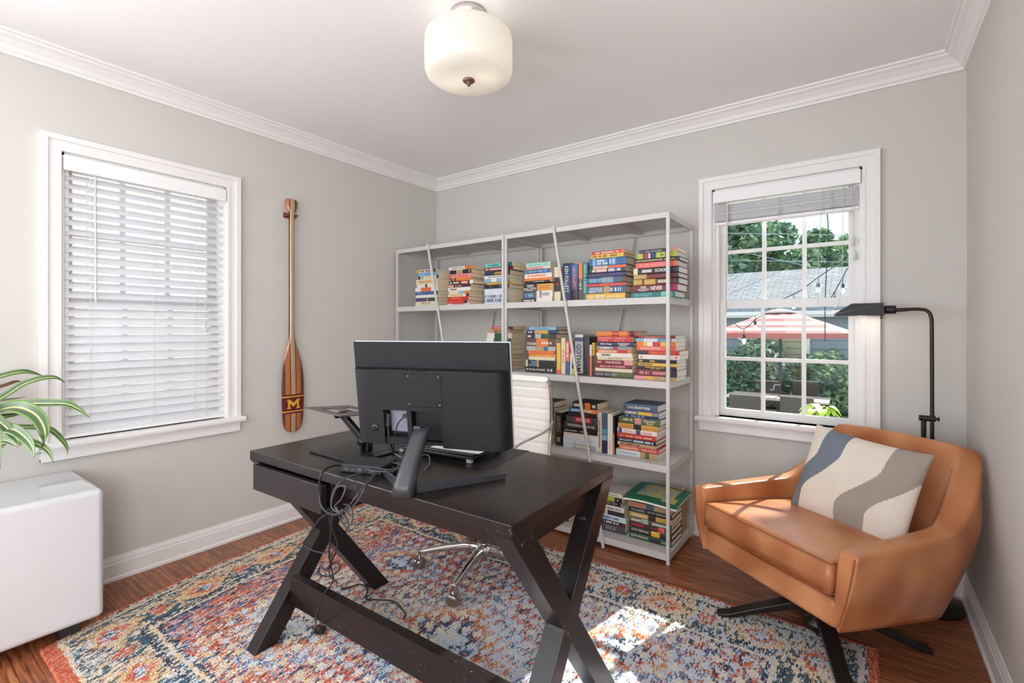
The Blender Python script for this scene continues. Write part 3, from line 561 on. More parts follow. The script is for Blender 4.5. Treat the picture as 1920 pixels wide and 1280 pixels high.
# ---------------------------------------------------------------- points of the room read off the photograph
_sy, _cy = math.sin(YAW), math.cos(YAW)
def ray(u, v): r = (u-960)/903.; return Vector((_cy*r-_sy, _sy*r+_cy, (615-v)/903.))
def at_d(u, v, D): p = ray(u, v)*D; return Vector((p.x, p.y, 1.2+p.z))
def at_z(u, v, Z): p = ray(u, v); return at_d(u, v, (Z-1.2)/p.z)
def at_y(u, v, Y): p = ray(u, v); return at_d(u, v, Y/p.y)

# ---------------------------------------------------------------- rug
def rug():
    NX, NY = 1150, 780
    rs = np.random.RandomState(5)
    def vn(x, y, seed):
        r = np.random.RandomState(seed).rand(256, 256)
        xi = np.floor(x).astype(int); yi = np.floor(y).astype(int); fx = x-xi; fy = y-yi; fx = fx*fx*(3-2*fx); fy = fy*fy*(3-2*fy)
        g = lambda a, b: r[a % 256, b % 256]
        return (g(xi, yi)*(1-fx)+g(xi+1, yi)*fx)*(1-fy)+(g(xi, yi+1)*(1-fx)+g(xi+1, yi+1)*fx)*fy
    LX, LY = 2.70, 1.83
    xs = (np.arange(NX)+.5)/NX*LX; ys = (np.arange(NY)+.5)/NY*LY
    X, Y = np.meshgrid(xs, ys)
    # wobble of the weave
    Xw = X+.010*(vn(X*9, Y*9, 1)-.5); Yw = Y+.012*(vn(X*9, Y*9, 2)-.5)+.010*(vn(X*60, Y*14, 3)-.5)
    d = np.minimum(np.minimum(Xw, LX-Xw), np.minimum(Yw, LY-Yw))
    pal = np.array([lin(c) for c in [(222, 212, 194), (196, 204, 214), (38, 58, 82), (52, 88, 104), (72, 108, 148), (188, 76, 46), (206, 112, 86), (208, 168, 116), (206, 146, 128)]])
    CRM, PAL, NAV, TEA, BLU, RST, COR, OCH, PNK = range(9)
    K = np.full(X.shape, CRM)
    s1 = np.clip((vn(X*170, Y*44, 10)*.62+vn(X*330, Y*110, 9)*.38-.5)*1.25+.5, 0, 1); s2 = vn(X*330, Y*140, 11); big = vn(X*2.2, Y*2.2, 12)*.6+vn(X*5, Y*5, 13)*.4; med = vn(X*16, Y*13, 14)
    # field
    fld = d > .315
    side = np.clip((X-.9)/1.2, 0, 1)            # the pattern fades to pale blue towards the right
    K = np.where(fld, np.where(s1*.6+med*.4 > .46+.07*side, COR, np.where(s2 > .55, PAL, PNK)), K)
    K = np.where(fld & (s1 > .66), RST, K)
    K = np.where(fld & (vn(X*190, Y*50, 15) > .69), NAV, K)
    K = np.where(fld & (vn(X*150, Y*36, 25) > .72), BLU, K)
    # large medallions: stepped lozenges
    def loz(cx, cy, rx, ry):
        q = np.abs(np.floor((Xw-cx)/.018)*.018)/rx+np.abs(np.floor((Yw-cy)/.018)*.018)/ry; return q
    for cx, cy, rx, ry in ((.82, .62, .30, .26), (1.36, .93, .42, .36), (1.9, .75, .30, .26), (.78, 1.22, .26, .22), (1.95, 1.28, .28, .22)):
        q = loz(cx, cy, rx, ry); j = (s1-.5)*.22+(s2-.5)*.2
        K = np.where(fld & (q+j < 1), np.where(s2 > .45, BLU, PAL), K); K = np.where(fld & (q+j < .80), np.where(s1 > .5, PAL, COR), K)
        K = np.where(fld & (q+j < .62), np.where(s1 > .45, RST, OCH), K); K = np.where(fld & (q+j < .40), np.where(s1 > .42, NAV, BLU), K); K = np.where(fld & (q+j < .2), PAL, K)
    # rows of small pale crosses
    gx = np.mod(Xw+.028*np.mod(np.floor(Yw/.066), 2), .056)-.028; gy = np.mod(Yw, .066)-.033
    cr = ((np.abs(gx) < .007) & (np.abs(gy) < .021)) | ((np.abs(gy) < .009) & (np.abs(gx) < .018))
    K = np.where(fld & cr & (big > .36), np.where(med > .5, PAL, CRM), K)
    # border
    bd = (d <= .315) & (d > .045)
    j = (s1-.5)*.5+(s2-.5)*.35
    along = np.where(np.minimum(Xw, LX-Xw) < np.minimum(Yw, LY-Yw), Yw, Xw)
    ph = np.mod(along, .36)/.36*2*PI; dd = d-.18
    K = np.where(bd, np.where(s1 > .56, TEA, np.where(s2 > .7, OCH, CRM)), K)
    q = np.abs(np.mod(along, .36)-.18)/.135+np.abs(dd)/.095+.18*(med-.5)
    K = np.where(bd & (q+j*.9 < 1.12) & (s1 > .4), NAV, K); K = np.where(bd & (q+j*.8 < .95), np.where(s2 > .42, CRM, OCH), K); K = np.where(bd & (q+j*.8 < .55), np.where(s1 > .42, RST, COR), K); K = np.where(bd & (q+j*.8 < .3), np.where(s1 > .5, TEA, PAL), K)
    q2 = np.abs(dd-.07*np.sin(ph*1.0+PI/2)); K = np.where(bd & (q > 1.15) & (q2+j*.02 < .014), TEA, K)
    q3 = np.sqrt(np.minimum(np.mod(along, .36), .36-np.mod(along, .36))**2/.05**2+dd**2/.05**2); K = np.where(bd & (q3+j*1.4 < .62), np.where(s2 > .4, COR, RST), K)
    for a, b_, k in ((.045, .062, CRM), (.062, .082, TEA), (.252, .268, NAV), (.285, .300, CRM), (.303, .318, NAV)):
        K = np.where((d > a) & (d <= b_) & (s2+s1 > .75), k, K)
    tr = (d > .268) & (d < .287); K = np.where(tr & (np.mod(along, .03) < .015), TEA, K)
    xl_ = Xw < .022; xr_ = (LX-Xw) < .034; yl_ = (Yw < .045) | (LY-Yw < .020)
    K = np.where(d <= .045, np.where(s1+s2 > 1.0, TEA, CRM), K)
    K = np.where(xl_ | xr_ | yl_, np.where(s2 > .72, PNK, np.where(s1 > .45, RST, COR)), K)
    right = (X > LX-.045)
    # wear: cream and pale yarn showing through
    wear = vn(X*260, Y*90, 30)*.45+vn(X*110, Y*26, 31)*.35+vn(X*3, Y*3, 32)*.2
    th = .635-.085*side
    K = np.where(~(xl_ | xr_ | yl_) & (wear > th), np.where(vn(X*4, Y*4, 33)+.45*(side-.45) > .5, PAL, CRM), K)
    warm = np.clip((vn(X*1.6, Y*1.6, 36)-.35)*2, 0, 1)*(d < .55)
    K = np.where((K == CRM) & (s2 > .55) & (warm > .5), OCH, K)
    col = pal[K]*.92+.08*np.array(lin((190, 168, 152)))
    col = col*(.84+.30*rs.rand(*X.shape))[..., None]
    # geometry: gently bowed left side, raised tufts
    xg = np.arange(NX+1)/NX; yg = np.arange(NY+1)/NY
    GX, GY = np.meshgrid(xg, yg); Yv = .415+GY*1.835
    xl = np.interp(Yv, [.415, .63, 1.09, 1.96, 2.25], [-2.47, -2.55, -2.655, -2.728, -2.745]); Xv = xl+GX*(.052-xl)
    Z = .0065+.0045*rs.rand(NY+1, NX+1)*np.minimum(1, 1); edge = (GX < .002) | (GX > .998) | (GY < .002) | (GY > .998); Z = np.where(edge, .0005, Z)
    co = np.stack([Xv, Yv, Z], -1).reshape(-1, 3).astype(np.float32)
    idx = (np.arange(NY)[:, None]*(NX+1)+np.arange(NX)[None, :]).reshape(-1); fc = np.stack([idx, idx+1, idx+NX+2, idx+NX+1], -1).astype(np.int32)
    me = bpy.data.meshes.new('rug'); me.vertices.add(len(co)); me.vertices.foreach_set('co', co.ravel())
    me.loops.add(fc.size); me.loops.foreach_set('vertex_index', fc.ravel()); me.polygons.add(len(fc)); me.polygons.foreach_set('loop_start', np.arange(0, fc.size, 4)); me.polygons.foreach_set('loop_total', np.full(len(fc), 4))
    me.update(calc_edges=True); me.validate()
    at = me.attributes.new('yarn', 'FLOAT_COLOR', 'FACE'); cc = np.concatenate([col.reshape(-1, 3), np.ones((len(fc), 1))], -1).astype(np.float32); at.data.foreach_set('color', cc.ravel())
    m = bpy.data.materials.new('rug_yarn'); m.use_nodes = True; t = m.node_tree; b = t.nodes['Principled BSDF']
    a = t.nodes.new('ShaderNodeAttribute'); a.attribute_name = 'yarn'; n = t.nodes.new('ShaderNodeTexNoise'); n.inputs['Scale'].default_value = 420; tc = t.nodes.new('ShaderNodeTexCoord')
    mr = t.nodes.new('ShaderNodeMapRange'); mr.inputs[3].default_value = .80; mr.inputs[4].default_value = 1.2; mxx = t.nodes.new('ShaderNodeMix'); mxx.data_type = 'RGBA'; mxx.blend_type = 'MULTIPLY'; mxx.inputs[0].default_value = 1
    t.links.new(tc.outputs['Object'], n.inputs['Vector']); t.links.new(n.outputs['Fac'], mr.inputs[0]); t.links.new(a.outputs['Color'], mxx.inputs[6]); t.links.new(mr.outputs[0], mxx.inputs[7]); t.links.new(mxx.outputs[2], b.inputs['Base Color'])
    b.inputs['Roughness'].default_value = .95; b.inputs['Specular IOR Level'].default_value = .1; me.materials.append(m)
    o = ob('rug', me); tag(o, 'large woven rug with faded oriental pattern in rust, blue and cream under the desk', 'rug')
rug()

# ---------------------------------------------------------------- desk
DESK = mat('ebony_wood', (26, 20, 19), .32, var=.22, scale=14, stretch=(1, 8, 8), bump=.04, bscale=300, coat=.1, spec=.35)
def scuffed():
    """the same ebony finish with pale scuffs and dust specks"""
    m = DESK.copy(); m.name = 'ebony_wood_scuffed'; t = m.node_tree; b = t.nodes['Principled BSDF']
    src = b.inputs['Base Color'].links[0].from_socket
    tc = t.nodes.new('ShaderNodeTexCoord'); n = t.nodes.new('ShaderNodeTexNoise'); n.inputs['Scale'].default_value = 85; n.inputs['Detail'].default_value = 8; n.inputs['Roughness'].default_value = .75
    n2 = t.nodes.new('ShaderNodeTexNoise'); n2.inputs['Scale'].default_value = 5; r = t.nodes.new('ShaderNodeMapRange'); r.inputs[1].default_value = .60; r.inputs[2].default_value = .70
    m2 = t.nodes.new('ShaderNodeMath'); m2.operation = 'MULTIPLY'; r2 = t.nodes.new('ShaderNodeMapRange'); r2.inputs[1].default_value = .45; r2.inputs[2].default_value = .66
    mm = t.nodes.new('ShaderNodeMix'); mm.data_type = 'RGBA'; mm.inputs[7].default_value = (.33, .34, .36, 1)
    for q in (n, n2): t.links.new(tc.outputs['Object'], q.inputs['Vector'])
    t.links.new(n.outputs['Fac'], r.inputs[0]); t.links.new(n2.outputs['Fac'], r2.inputs[0]); t.links.new(r.outputs[0], m2.inputs[0]); t.links.new(r2.outputs[0], m2.inputs[1])
    t.links.new(m2.outputs[0], mm.inputs[0]); t.links.new(src, mm.inputs[6]); t.links.new(mm.outputs[2], b.inputs['Base Color']); return m
SCUF = scuffed()
DX, DY, DZ = -1.252, 1.18, .745
desk = thing('desk', 'black wooden writing desk with crossed trestle legs standing on the rug', 'desk', (DX, DY, .011), .016)
hx, hy, zt = .595, .293, DZ-.011
MB().box(-hx, hx, -hy, hy, zt-.032, zt).build('desktop', SCUF, desk, bevel=.0025)
MB().box(-.10, hx-.062, -hy+.042, -hy+.062, zt-.082, zt-.032).box(-hx+.062, hx-.062, hy-.034, hy-.012, zt-.10, zt-.032).box(hx-.052, hx-.03, -hy+.08, hy-.08, zt-.10, zt-.032).box(-hx+.03, -hx+.052, -hy+.08, hy-.08, zt-.10, zt-.032).build('apron', DESK, desk, bevel=.001)
zb = zt-.032
lw = .042
for sx in (-1, 1):
    x1 = sx*hx; x0 = x1-sx*.062; xa, xb = sorted((x0, x1))
    def leg(yt, yf, xa, xb):
        return MB().prism([(yt-lw, zb), (yt+lw, zb), (yf+lw, 0), (yf-lw, 0)], xa, xb, 'x')
    leg(-hy+lw, .275, xa, xb).build('leg', SCUF, desk, bevel=.0015)
    leg(hy-lw, -.265, xa+.0006, xb-.0006).build('leg', SCUF, desk, bevel=.0015)
# low stretcher between the two trestles
def lz(z): return (hy-lw)+(-.265-(hy-lw))*(1-z/zb)
b = MB(); y0 = lz(.18)-.02
b.box(-hx+.061, hx-.061, y0-.018, y0+.018, .125, .232); b.build('stretcher', SCUF, desk, bevel=.0015)
# drawer, pulled out a little at the left front
dr = MB(); fx0, fx1 = -.535, -.118; yf = -hy-.018
dr.box(fx0, fx1, yf, yf+.02, zt-.128, zt-.038)
dr.box(fx0+.012, fx0+.026, yf+.02, .02, zt-.12, zt-.055).box(fx1-.026, fx1-.012, yf+.02, .02, zt-.12, zt-.055).box(fx0+.02, fx1-.02, .01, .02, zt-.12, zt-.055).box(fx0+.02, fx1-.02, yf+.02, .015, zt-.12, zt-.112)
dr.build('drawer', DESK, desk, bevel=.0015)
MB().box(-hx+.062, -.112, -hy+.02, .03, zt-.036, zt-.0321).box(-.117, -.10, -hy+.012, .03, zt-.13, zt-.032).build('drawer_housing', DESK, desk)

# ---------------------------------------------------------------- monitor
PLA = mat('black_plastic', (22, 22, 24), .5, var=.05, scale=5, spec=.25)
def ribbed():
    m = PLA.copy(); m.name = 'ribbed_black_plastic'; t = m.node_tree; b = t.nodes['Principled BSDF']; tc = t.nodes.new('ShaderNodeTexCoord')
    wv = t.nodes.new('ShaderNodeTexWave'); wv.bands_direction = 'Z'; wv.inputs['Scale'].default_value = 72; bp = t.nodes.new('ShaderNodeBump'); bp.inputs['Strength'].default_value = .35; bp.inputs['Distance'].default_value = .001
    t.links.new(tc.outputs['Object'], wv.inputs['Vector']); t.links.new(wv.outputs['Fac'], bp.inputs['Height']); t.links.new(bp.outputs[0], b.inputs['Normal']); b.inputs['Roughness'].default_value = .5; return m
RIB = ribbed(); BLK = mat('deep_black_plastic', (20, 20, 22), .5, var=.05)
SILV = mat('silver_bezel', (206, 214, 226), .3, .3, var=.02)
mon = thing('monitor', 'flat black computer monitor on a forked foot, its back to the camera, on the desk', 'monitor', (-1.071, 1.056, DZ+.0005), .347)
mon.scale = (.955, 1, 1)
tl = ob('panel', None, mon, (0, 0, .256), (math.radians(8), 0, 0))
def _p(mb, name, m, **k): return mb.build(name, m, mon, loc=(0, 0, .256), rot=(math.radians(8), 0, 0), **k)
bpy.data.objects.remove(tl)
_p(MB().box(-.270, .270, .0, .008, -.160, .160), 'bezel', SILV, bevel=.002)
_p(MB().box(-.267, .267, .008, .0092, -.150, .157), 'screen', mat('dark_screen', (12, 12, 14), .15, var=.02))
_p(MB().box(-.2685, .2685, -.012, .0, -.1585, .1585), 'back_panel', RIB, bevel=.003)
def dep(x, D=.036, r=.055, h=.264):
    e = abs(x)-(h-r)
    return D if e <= 0 else D*math.sqrt(max(0, 1-(e/r)**2))
def slab(xa, xb, za, zb, D=.036, mb=None):
    n = max(2, int((xb-xa)/.008)); ps = [(xa+(xb-xa)*i/n, -.012-dep(xa+(xb-xa)*i/n, D)) for i in range(n+1)]
    mb.prism([(xa, -.011)]+ps+[(xb, -.011)], za, zb, 'z', smooth=False); return mb
b = slab(-.264, .264, -.046, .078, mb=MB()); slab(-.264, -.152, -.157, -.046, mb=b); slab(-.068, -.052, -.157, -.046, mb=b); slab(.052, .264, -.157, -.046, mb=b); slab(-.152, -.068, -.157, -.135, .030, b); slab(-.052, .052, -.157, -.146, .02, b)
o = _p(b, 'rear_housing', RIB, fix=True)
for p in o.data.polygons: p.use_smooth = abs(p.normal.z) < .5
md = o.modifiers.new('es', 'EDGE_SPLIT'); md.split_angle = math.radians(40)
b = MB()
for k in range(34):
    x = -.17+k*.0098; 
    if abs(k-16.5) > 2: b.box(x, x+.005, -.0478, -.0472+.004, .0775, .0805)
_p(b, 'vents', BLK)
vp = _p(MB().box(-.062, .058, -.0495, -.047, -.046+.014, .070), 'mount_plate', RIB, bevel=.0015)
for x, z in ((-.054, .062), (.050, .062), (-.054, -.024), (.050, -.024)): MB().lathe([(.0, 0), (.0028, 0), (.0028, .0009), (0, .0009)], 10, M=T(x, -.0495, z) @ RX(PI/2)).build('screw', mat('screw_steel', (120, 120, 124), .35, .8), vp)
def frame(mb, x0, x1, z0, z1, w=.0009, y=-.0485):
    mb.box(x0, x1, y, y+.001, z0, z0+w).box(x0, x1, y, y+.001, z1-w, z1).box(x0, x0+w, y, y+.001, z0, z1).box(x1-w, x1, y, y+.001, z0, z1)
b = MB(); frame(b, -.15, -.078, .028, .066); frame(b, .105, .21, -.125, -.058); _p(b, 'seam', BLK)
_p(MB().box(-.146, -.074, -.0135, -.0118, -.125, -.055), 'rating_label', mat('grey_label', (120, 124, 134), .5, var=.15, scale=80))
b = MB(); b.lathe([(.004, 0), (.010, 0), (.0115, .0015), (.0115, .002), (.004, .002)], 20, M=T(-.185, -.048, -.105) @ RX(PI/2)); _p(b, 'joystick_ring', BLK)
_p(MB().box(-.05, .05, -.030, -.0118, -.144, -.052), 'stand_socket', PLA, bevel=.004)
# neck and forked foot
NK = mat('satin_grey_plastic', (48, 48, 52), .38, var=.04)
def sec(c, w, t_): return [Vector((c[0]+w*a, c[1]+t_*q, c[2])) for a, q in ((-.5, .25), (-.42, -.4), (-.2, -.5), (.2, -.5), (.42, -.4), (.5, .25), (.35, .5), (-.35, .5))]
b = MB(); rings = [sec((0, -.175, .0), .070, .05), sec((0, -.168, .03), .062, .045), sec((0, -.13, .085), .054, .036), sec((0, -.085, .14), .052, .030), sec((0, -.062, .160), .052, .03)]
vs = [p for r_ in rings for p in r_]; b.add(vs, [(i*8+j, i*8+(j+1) % 8, (i+1)*8+(j+1) % 8, (i+1)*8+j) for i in range(4) for j in range(8)], 0, True); b.add(rings[0], [tuple(range(8))[::-1]]); b.add(rings[-1], [tuple(range(8))])
b.build('stand_neck', NK, mon, fix=True)
MB().box(-.026, -.002, -.075, -.055, .148, .166).build('neck_catch', NK, mon, bevel=.003)
for s in (-1, 1):
    b = MB(); n = 8; rows = []
    for i in range(n+1):
        t_ = i/n; x = s*(.004+t_*.226); y = -.172+t_*.212; w = .022*(1-t_)+.011*t_; h = .034*(1-t_)+.014*t_
        rows.append([(x-s*.5*w, y-w*.9, 0), (x+s*.6*w, y+w*.4, 0), (x+s*.5*w, y+w*.4, h), (x-s*.4*w, y-w*.8, h)])
    vs = [p for r_ in rows for p in r_]; b.add(vs, [(i*4+j, i*4+(j+1) % 4, (i+1)*4+(j+1) % 4, (i+1)*4+j) for i in range(n) for j in range(4)]+[(0, 1, 2, 3), (n*4+3, n*4+2, n*4+1, n*4)])
    b.build('foot', NK, mon, fix=True, bevel=.002)

# ---------------------------------------------------------------- things on the desk
AL = mat('black_metal', (34, 34, 38), .35, .6, var=.05)
# laptop lying behind the monitor foot on small clear feet
lap = thing('laptop', 'closed dark laptop lying on short feet beneath the monitor', 'laptop', (-1.049, 1.22, DZ+.0005), .11)
MB().box(-.34, 0, 0, .22, .014, .024).build('base', BLK, lap, bevel=.003)
MB().box(-.34, 0, 0, .22, .0245, .031).build('lid', AL, lap, bevel=.003)
for x, y in ((-.02, .015), (-.32, .015), (-.02, .2), (-.32, .2)):
    MB().box(x-.010, x+.010, y-.008, y+.008, 0, .014).build('foot', mat('clear_grey_foot', (158, 156, 150), .3), lap, bevel=.002)
pp = thing('paper_sheet', 'white paper sheet lying on top of the closed laptop', 'paper', (-1.15, 1.30, DZ+.0320), .14)
MB().box(-.10, .10, -.07, .07, 0, .0012).build('sheet', mat('paper_white', (236, 236, 238), .8, var=.02), pp)
# mat under the laptop
m_ = thing('desk_mat', 'thin black glossy pad on the desk under the laptop', 'pad', (-1.2, 1.33, DZ+.0001), .11); MB().box(-.24, .22, -.13, .13, -.0001, .0002).build('pad', BLK, m_)
# folding laptop stand at the left
lp = thing('laptop_stand', 'black folding laptop stand with an empty raised plate on the desk', 'stand', (-1.475, 1.12, DZ+.0005), .0)
MB().box(-.16, .10, -.13, .12, 0, .006).build('base_plate', AL, lp, bevel=.002)
for x in (-.018, .018): MB().box(x-.005, x+.005, -.012, .012, .006, .05).build('hinge', AL, lp, bevel=.002)
b = MB(); b.prism([(-.012, -.010), (.012, -.010), (.012, .010), (-.012, .010)], 0, .165, 'z', M=T(-.005, 0, .035) @ RY(math.radians(-58))); b.build('arm', AL, lp, bevel=.003)
b = MB(); b.lathe([(.0, -.028), (.013, -.028), (.013, .028), (0, .028)], 16, M=T(-.003, 0, .04) @ RX(PI/2)); b.lathe([(.0, -.03), (.012, -.03), (.012, .03), (0, .03)], 16, M=T(-.145, 0, .122) @ RX(PI/2)); b.build('pivot', AL, lp)
pl = MB(); M = T(-.17, .03, .128) @ RY(math.radians(2)) @ RX(math.radians(-5)) @ Matrix.Diagonal((.86, .86, 1, 1))
pl.box(-.14, .14, -.12, -.075, 0, .004, M=M).box(-.14, .14, .075, .12, 0, .004, M=M).box(-.14, -.07, -.075, .075, 0, .004, M=M).box(.07, .14, -.075, .075, 0, .004, M=M).box(-.07, .07, -.022, .022, 0, .004, M=M)
pl.build('top_plate', mat('grey_metal', (96, 90, 90), .35, .6, var=.05), lp, bevel=.001)
# docking hub
hb = thing('docking_hub', 'flat black hub box with ports near the front edge of the desk', 'hub', (-1.285, .985, DZ+.0007), .35)
MB().box(-.075, .075, -.05, .05, .0, .026).build('body', BLK, hb, bevel=.003)
MB().box(-.055, -.04, -.0508, -.05, .008, .016).box(-.03, -.02, -.0508, -.05, .008, .014).box(-.008, .006, -.0508, -.05, .008, .017).box(.02, .05, -.0508, -.05, .008, .014).build('port', mat('port_grey', (92, 92, 96), .3, .6), hb)
# cables
CB = mat('black_cable', (24, 24, 27), .42, var=.08); CB2 = mat('grey_cable', (62, 62, 68), .38, var=.08)
def cable(name, label, pts, r=.0024, m=None, n=8, plug=None, cat='cable', group=None):
    root = thing(name, label, cat, (0, 0, 0), 0, group); MB().tube(crom(pts, n), r, 7).build('cord', m or CB, root)
    for k, (p, sz) in enumerate(plug or []):
        p = Vector(p); MB().box(-sz[0], sz[0], -sz[1], sz[1], -sz[2], sz[2]).build('plug', m or CB, root, bevel=.003, loc=p, rot=(0, 0, .5*k+.4))
    return root
zt_ = DZ+.004
def dz(u, v, h=0.): return at_z(u, v, zt_+h)
def fy(u, v, y=.835): return at_y(u, v, y)
a = dz(652, 873, .012)
cable('power_cable', 'thick black cable from the hub over the drawer front edge', [a, dz(630, 872, .02), dz(612, 878, .02), fy(601, 893, .84), fy(599, 925, .845), fy(604, 950, .84), fy(622, 964, .83), fy(645, 962, .82)], .0038, CB, plug=[(dz(646, 871, .012), (.017, .006, .005))])
cable('power_cable', 'black cable hanging in a wide loop from the drawer to the left trestle', [fy(625, 958, .84), fy(600, 972, .85), fy(582, 1000, .86), fy(569, 1018, .88), fy(585, 1031, .88), fy(606, 1036, .88), fy(618, 1034, .88), fy(622, 1050, .88)], .0026, CB)
cable('power_cable', 'black cable hanging straight down to a plug lying on the rug', [fy(616, 955, .84), fy(620, 1000, .86), fy(617, 1040, .88), fy(622, 1068, .89), fy(624, 1090, .89), at_y(606, 1115, .93), at_y(597, 1140, .93), at_y(592, 1168, .915), at_z(600, 1180, .024)], .0026, CB, plug=[(at_z(600, 1180, .024), (.019, .014, .010))])
cable('power_cable', 'black cable knotted in small loops above the low stretcher', [fy(626, 955, .835), fy(622, 985, .85), fy(632, 1020, .87), fy(623, 1050, .88), fy(612, 1068, .88), fy(601, 1062, .88), fy(598, 1075, .88), fy(616, 1080, .875), fy(636, 1068, .88), fy(633, 1055, .88), fy(620, 1058, .885), fy(618, 1078, .88), fy(632, 1092, .88)], .0028, CB)
cable('signal_cable', 'dark cable in long loops between the hub and the drawer corner', [dz(700, 880, .008), dz(672, 888, .008), dz(652, 895, .004), fy(633, 908, .845), fy(622, 930, .84), fy(623, 952, .835), fy(642, 962, .83), fy(668, 942, .835), fy(684, 915, .845), dz(700, 893, .008), dz(716, 880, .012)], .0022, CB2)
cable('signal_cable', 'dark cable sagging off the desk edge below the hub', [dz(728, 872, .012), dz(700, 890, .006), fy(672, 925, .85), fy(650, 952, .835), fy(630, 958, .825), fy(621, 945, .825), fy(631, 915, .83), fy(648, 912, .84), fy(640, 935, .83), fy(628, 950, .83), fy(645, 968, .82), fy(658, 985, .82), fy(660, 960, .82), fy(652, 945, .83)], .0022, CB2)
cable('signal_cable', 'thin cables dangling in a slack bight beside the drawer side', [fy(632, 950, .83), fy(640, 975, .82), fy(652, 992, .815), fy(651, 975, .82), fy(640, 955, .825), fy(652, 962, .82), fy(662, 968, .82), fy(656, 950, .825), fy(645, 945, .83)], .0022, CB)
pts = []
for k in range(40):
    t_ = k/39.; a_ = t_*5.2*2*PI; u = 722+38*math.cos(a_)*(1-.25*t_); v = 873+9*math.sin(a_)+3*math.sin(a_*.5)
    pts.append(dz(u, v, .006+.010*t_+.004*math.sin(a_*1.3)))
cable('signal_cable', 'coiled bundle of dark cable on the desk between hub and monitor foot', pts, .0023, CB2, n=4)
pts = []
for k in range(36):
    t_ = k/35.; a_ = t_*4.6*2*PI; c_, s_ = math.cos(a_), math.sin(a_)
    pts.append(dz(748+13*c_+9*s_*.6, 887-9*c_*.8+8*s_, .005+.012*t_))
cable('signal_cable', 'small twisted coil of cable right behind the monitor foot', pts, .0021, CB2, n=4)
cable('signal_cable', 'black cable arching from the coil up and round the laptop stand hinge', [dz(673, 856, .004), dz(700, 851, .006), dz(718, 843, .02), dz(735, 842, .03), dz(752, 850, .03), dz(754, 866, .02), dz(742, 878, .012), dz(715, 862, .01), dz(700, 868, .008), dz(706, 884, .006)], .0025, CB)
cable('signal_cable', 'light grey cable curving behind the stand neck of the monitor', [dz(740, 850, .006), dz(755, 858, .004), dz(775, 858, .003), dz(800, 852, .003), dz(806, 860, .003), dz(804, 872, .003), dz(795, 880, .003)], .0022, mat('light_cable', (120, 116, 116), .4))
Mm = Matrix.Translation(mon.location) @ RZ(.347) @ T(0, 0, .256) @ RX(math.radians(8))
def ml(x, y, z): return Mm @ Vector((x, y, z))
cable('power_cable', 'black power cord dropping from the socket in the monitor back', [ml(-.142, -.03, -.075), ml(-.142, -.032, -.11), ml(-.138, -.034, -.15), dz(738, 850, .04), dz(738, 870, .01), dz(734, 880, .006)], .0032, CB, plug=[(ml(-.142, -.028, -.085), (.007, .008, .022))])
cable('signal_cable', 'thin video cable curving out of the monitor port', [ml(-.078, -.022, -.072), ml(-.092, -.032, -.078), ml(-.108, -.036, -.1), ml(-.118, -.038, -.14), dz(736, 855, .035), dz(727, 872, .012), dz(718, 882, .006)], .0022, CB, plug=[(ml(-.082, -.022, -.0715), (.011, .006, .005))])
cable('floor_cable', 'black cable wandering across the rug behind the low stretcher', [at_z(640, 1104, .016), at_z(655, 1100, .016), at_z(678, 1095, .016), at_z(689, 1105, .016), at_z(686, 1121, .016), at_z(705, 1124, .016), at_z(735, 1126, .016), at_z(750, 1138, .016), at_z(760, 1150, .016), at_z(757, 1160, .016)], .003, CB)

# ---------------------------------------------------------------- office chair
CHR = mat('polished_aluminium', (214, 210, 206), .12, 1., var=.03); WL = mat('white_leather', (232, 226, 218), .42, var=.02, bump=.08, bscale=200)
oc = thing('office_chair', 'white ribbed leather swivel chair with polished arms behind the desk', 'chair', (-1.50, 1.84, .011), 0)
prof = crom([(-.235, .405), (-.225, .445), (-.15, .452), (0, .44), (.12, .435), (.185, .46), (.215, .53), (.225, .62), (.235, .74), (.232, .85), (.215, .925), (.19, .935)], 16)
prof = [(p.x, p.y) for p in [Vector((a_, c_)) for a_, c_ in [(q[0], q[1]) for q in prof]]] if len(prof[0]) == 2 else [(p.x, p.y) for p in prof]
L_ = [0]
for p, q in zip(prof[:-1], prof[1:]): L_.append(L_[-1]+math.dist(p, q))
def sling(i, j, th, W_=.235):
    p = prof[i]; q0 = prof[max(i-1, 0)]; q1 = prof[min(i+1, len(prof)-1)]; dx, dz_ = q1[0]-q0[0], q1[1]-q0[1]; l = math.hypot(dx, dz_) or 1
    g = min(1, abs(math.sin(PI*L_[i]/.056))*3); g = .0075*(g-1)
    nx, nz = -dz_/l, dx/l; t_ = th+(g if th > 0 else -g)
    return (-W_+2*W_*j, p[0]+nx*t_, p[1]+nz*t_)
b = MB(); n = len(prof)
b.grid(lambda i, j: sling(i, j/8, .013), n, 9); b.grid(lambda i, j: sling(i, 1-j/8, -.013), n, 9)
for jj in (0, 1):
    f = [sling(i, jj, .013) for i in range(n)]; g = [sling(i, jj, -.013) for i in range(n)]
    b.add(f+g, [(i, i+1, n+i+1, n+i) if jj else (i, n+i, n+i+1, i+1) for i in range(n-1)], 0, False)
for i in (0, n-1): b.add([sling(i, 0, .013), sling(i, 1, .013), sling(i, 1, -.013), sling(i, 0, -.013)], [(0, 1, 2, 3)])
b.build('sling_seat', WL, oc, fix=True)
for s in (-1, 1):
    b = MB(); b.tube([(s*.238, p[0], p[1]) for p in prof[::3]+[prof[-1]]], .0075, 8); b.build('side_rail', CHR, oc)
    b = MB(); b.tube(crom([(s*.252, .228, .72), (s*.262, .18, .70), (s*.268, .08, .685), (s*.268, -.06, .675), (s*.266, -.13, .655), (s*.262, -.14, .60), (s*.255, -.11, .50), (s*.25, -.08, .45)]), .0095, 8, flat=.6); b.build('armrest', CHR, oc)
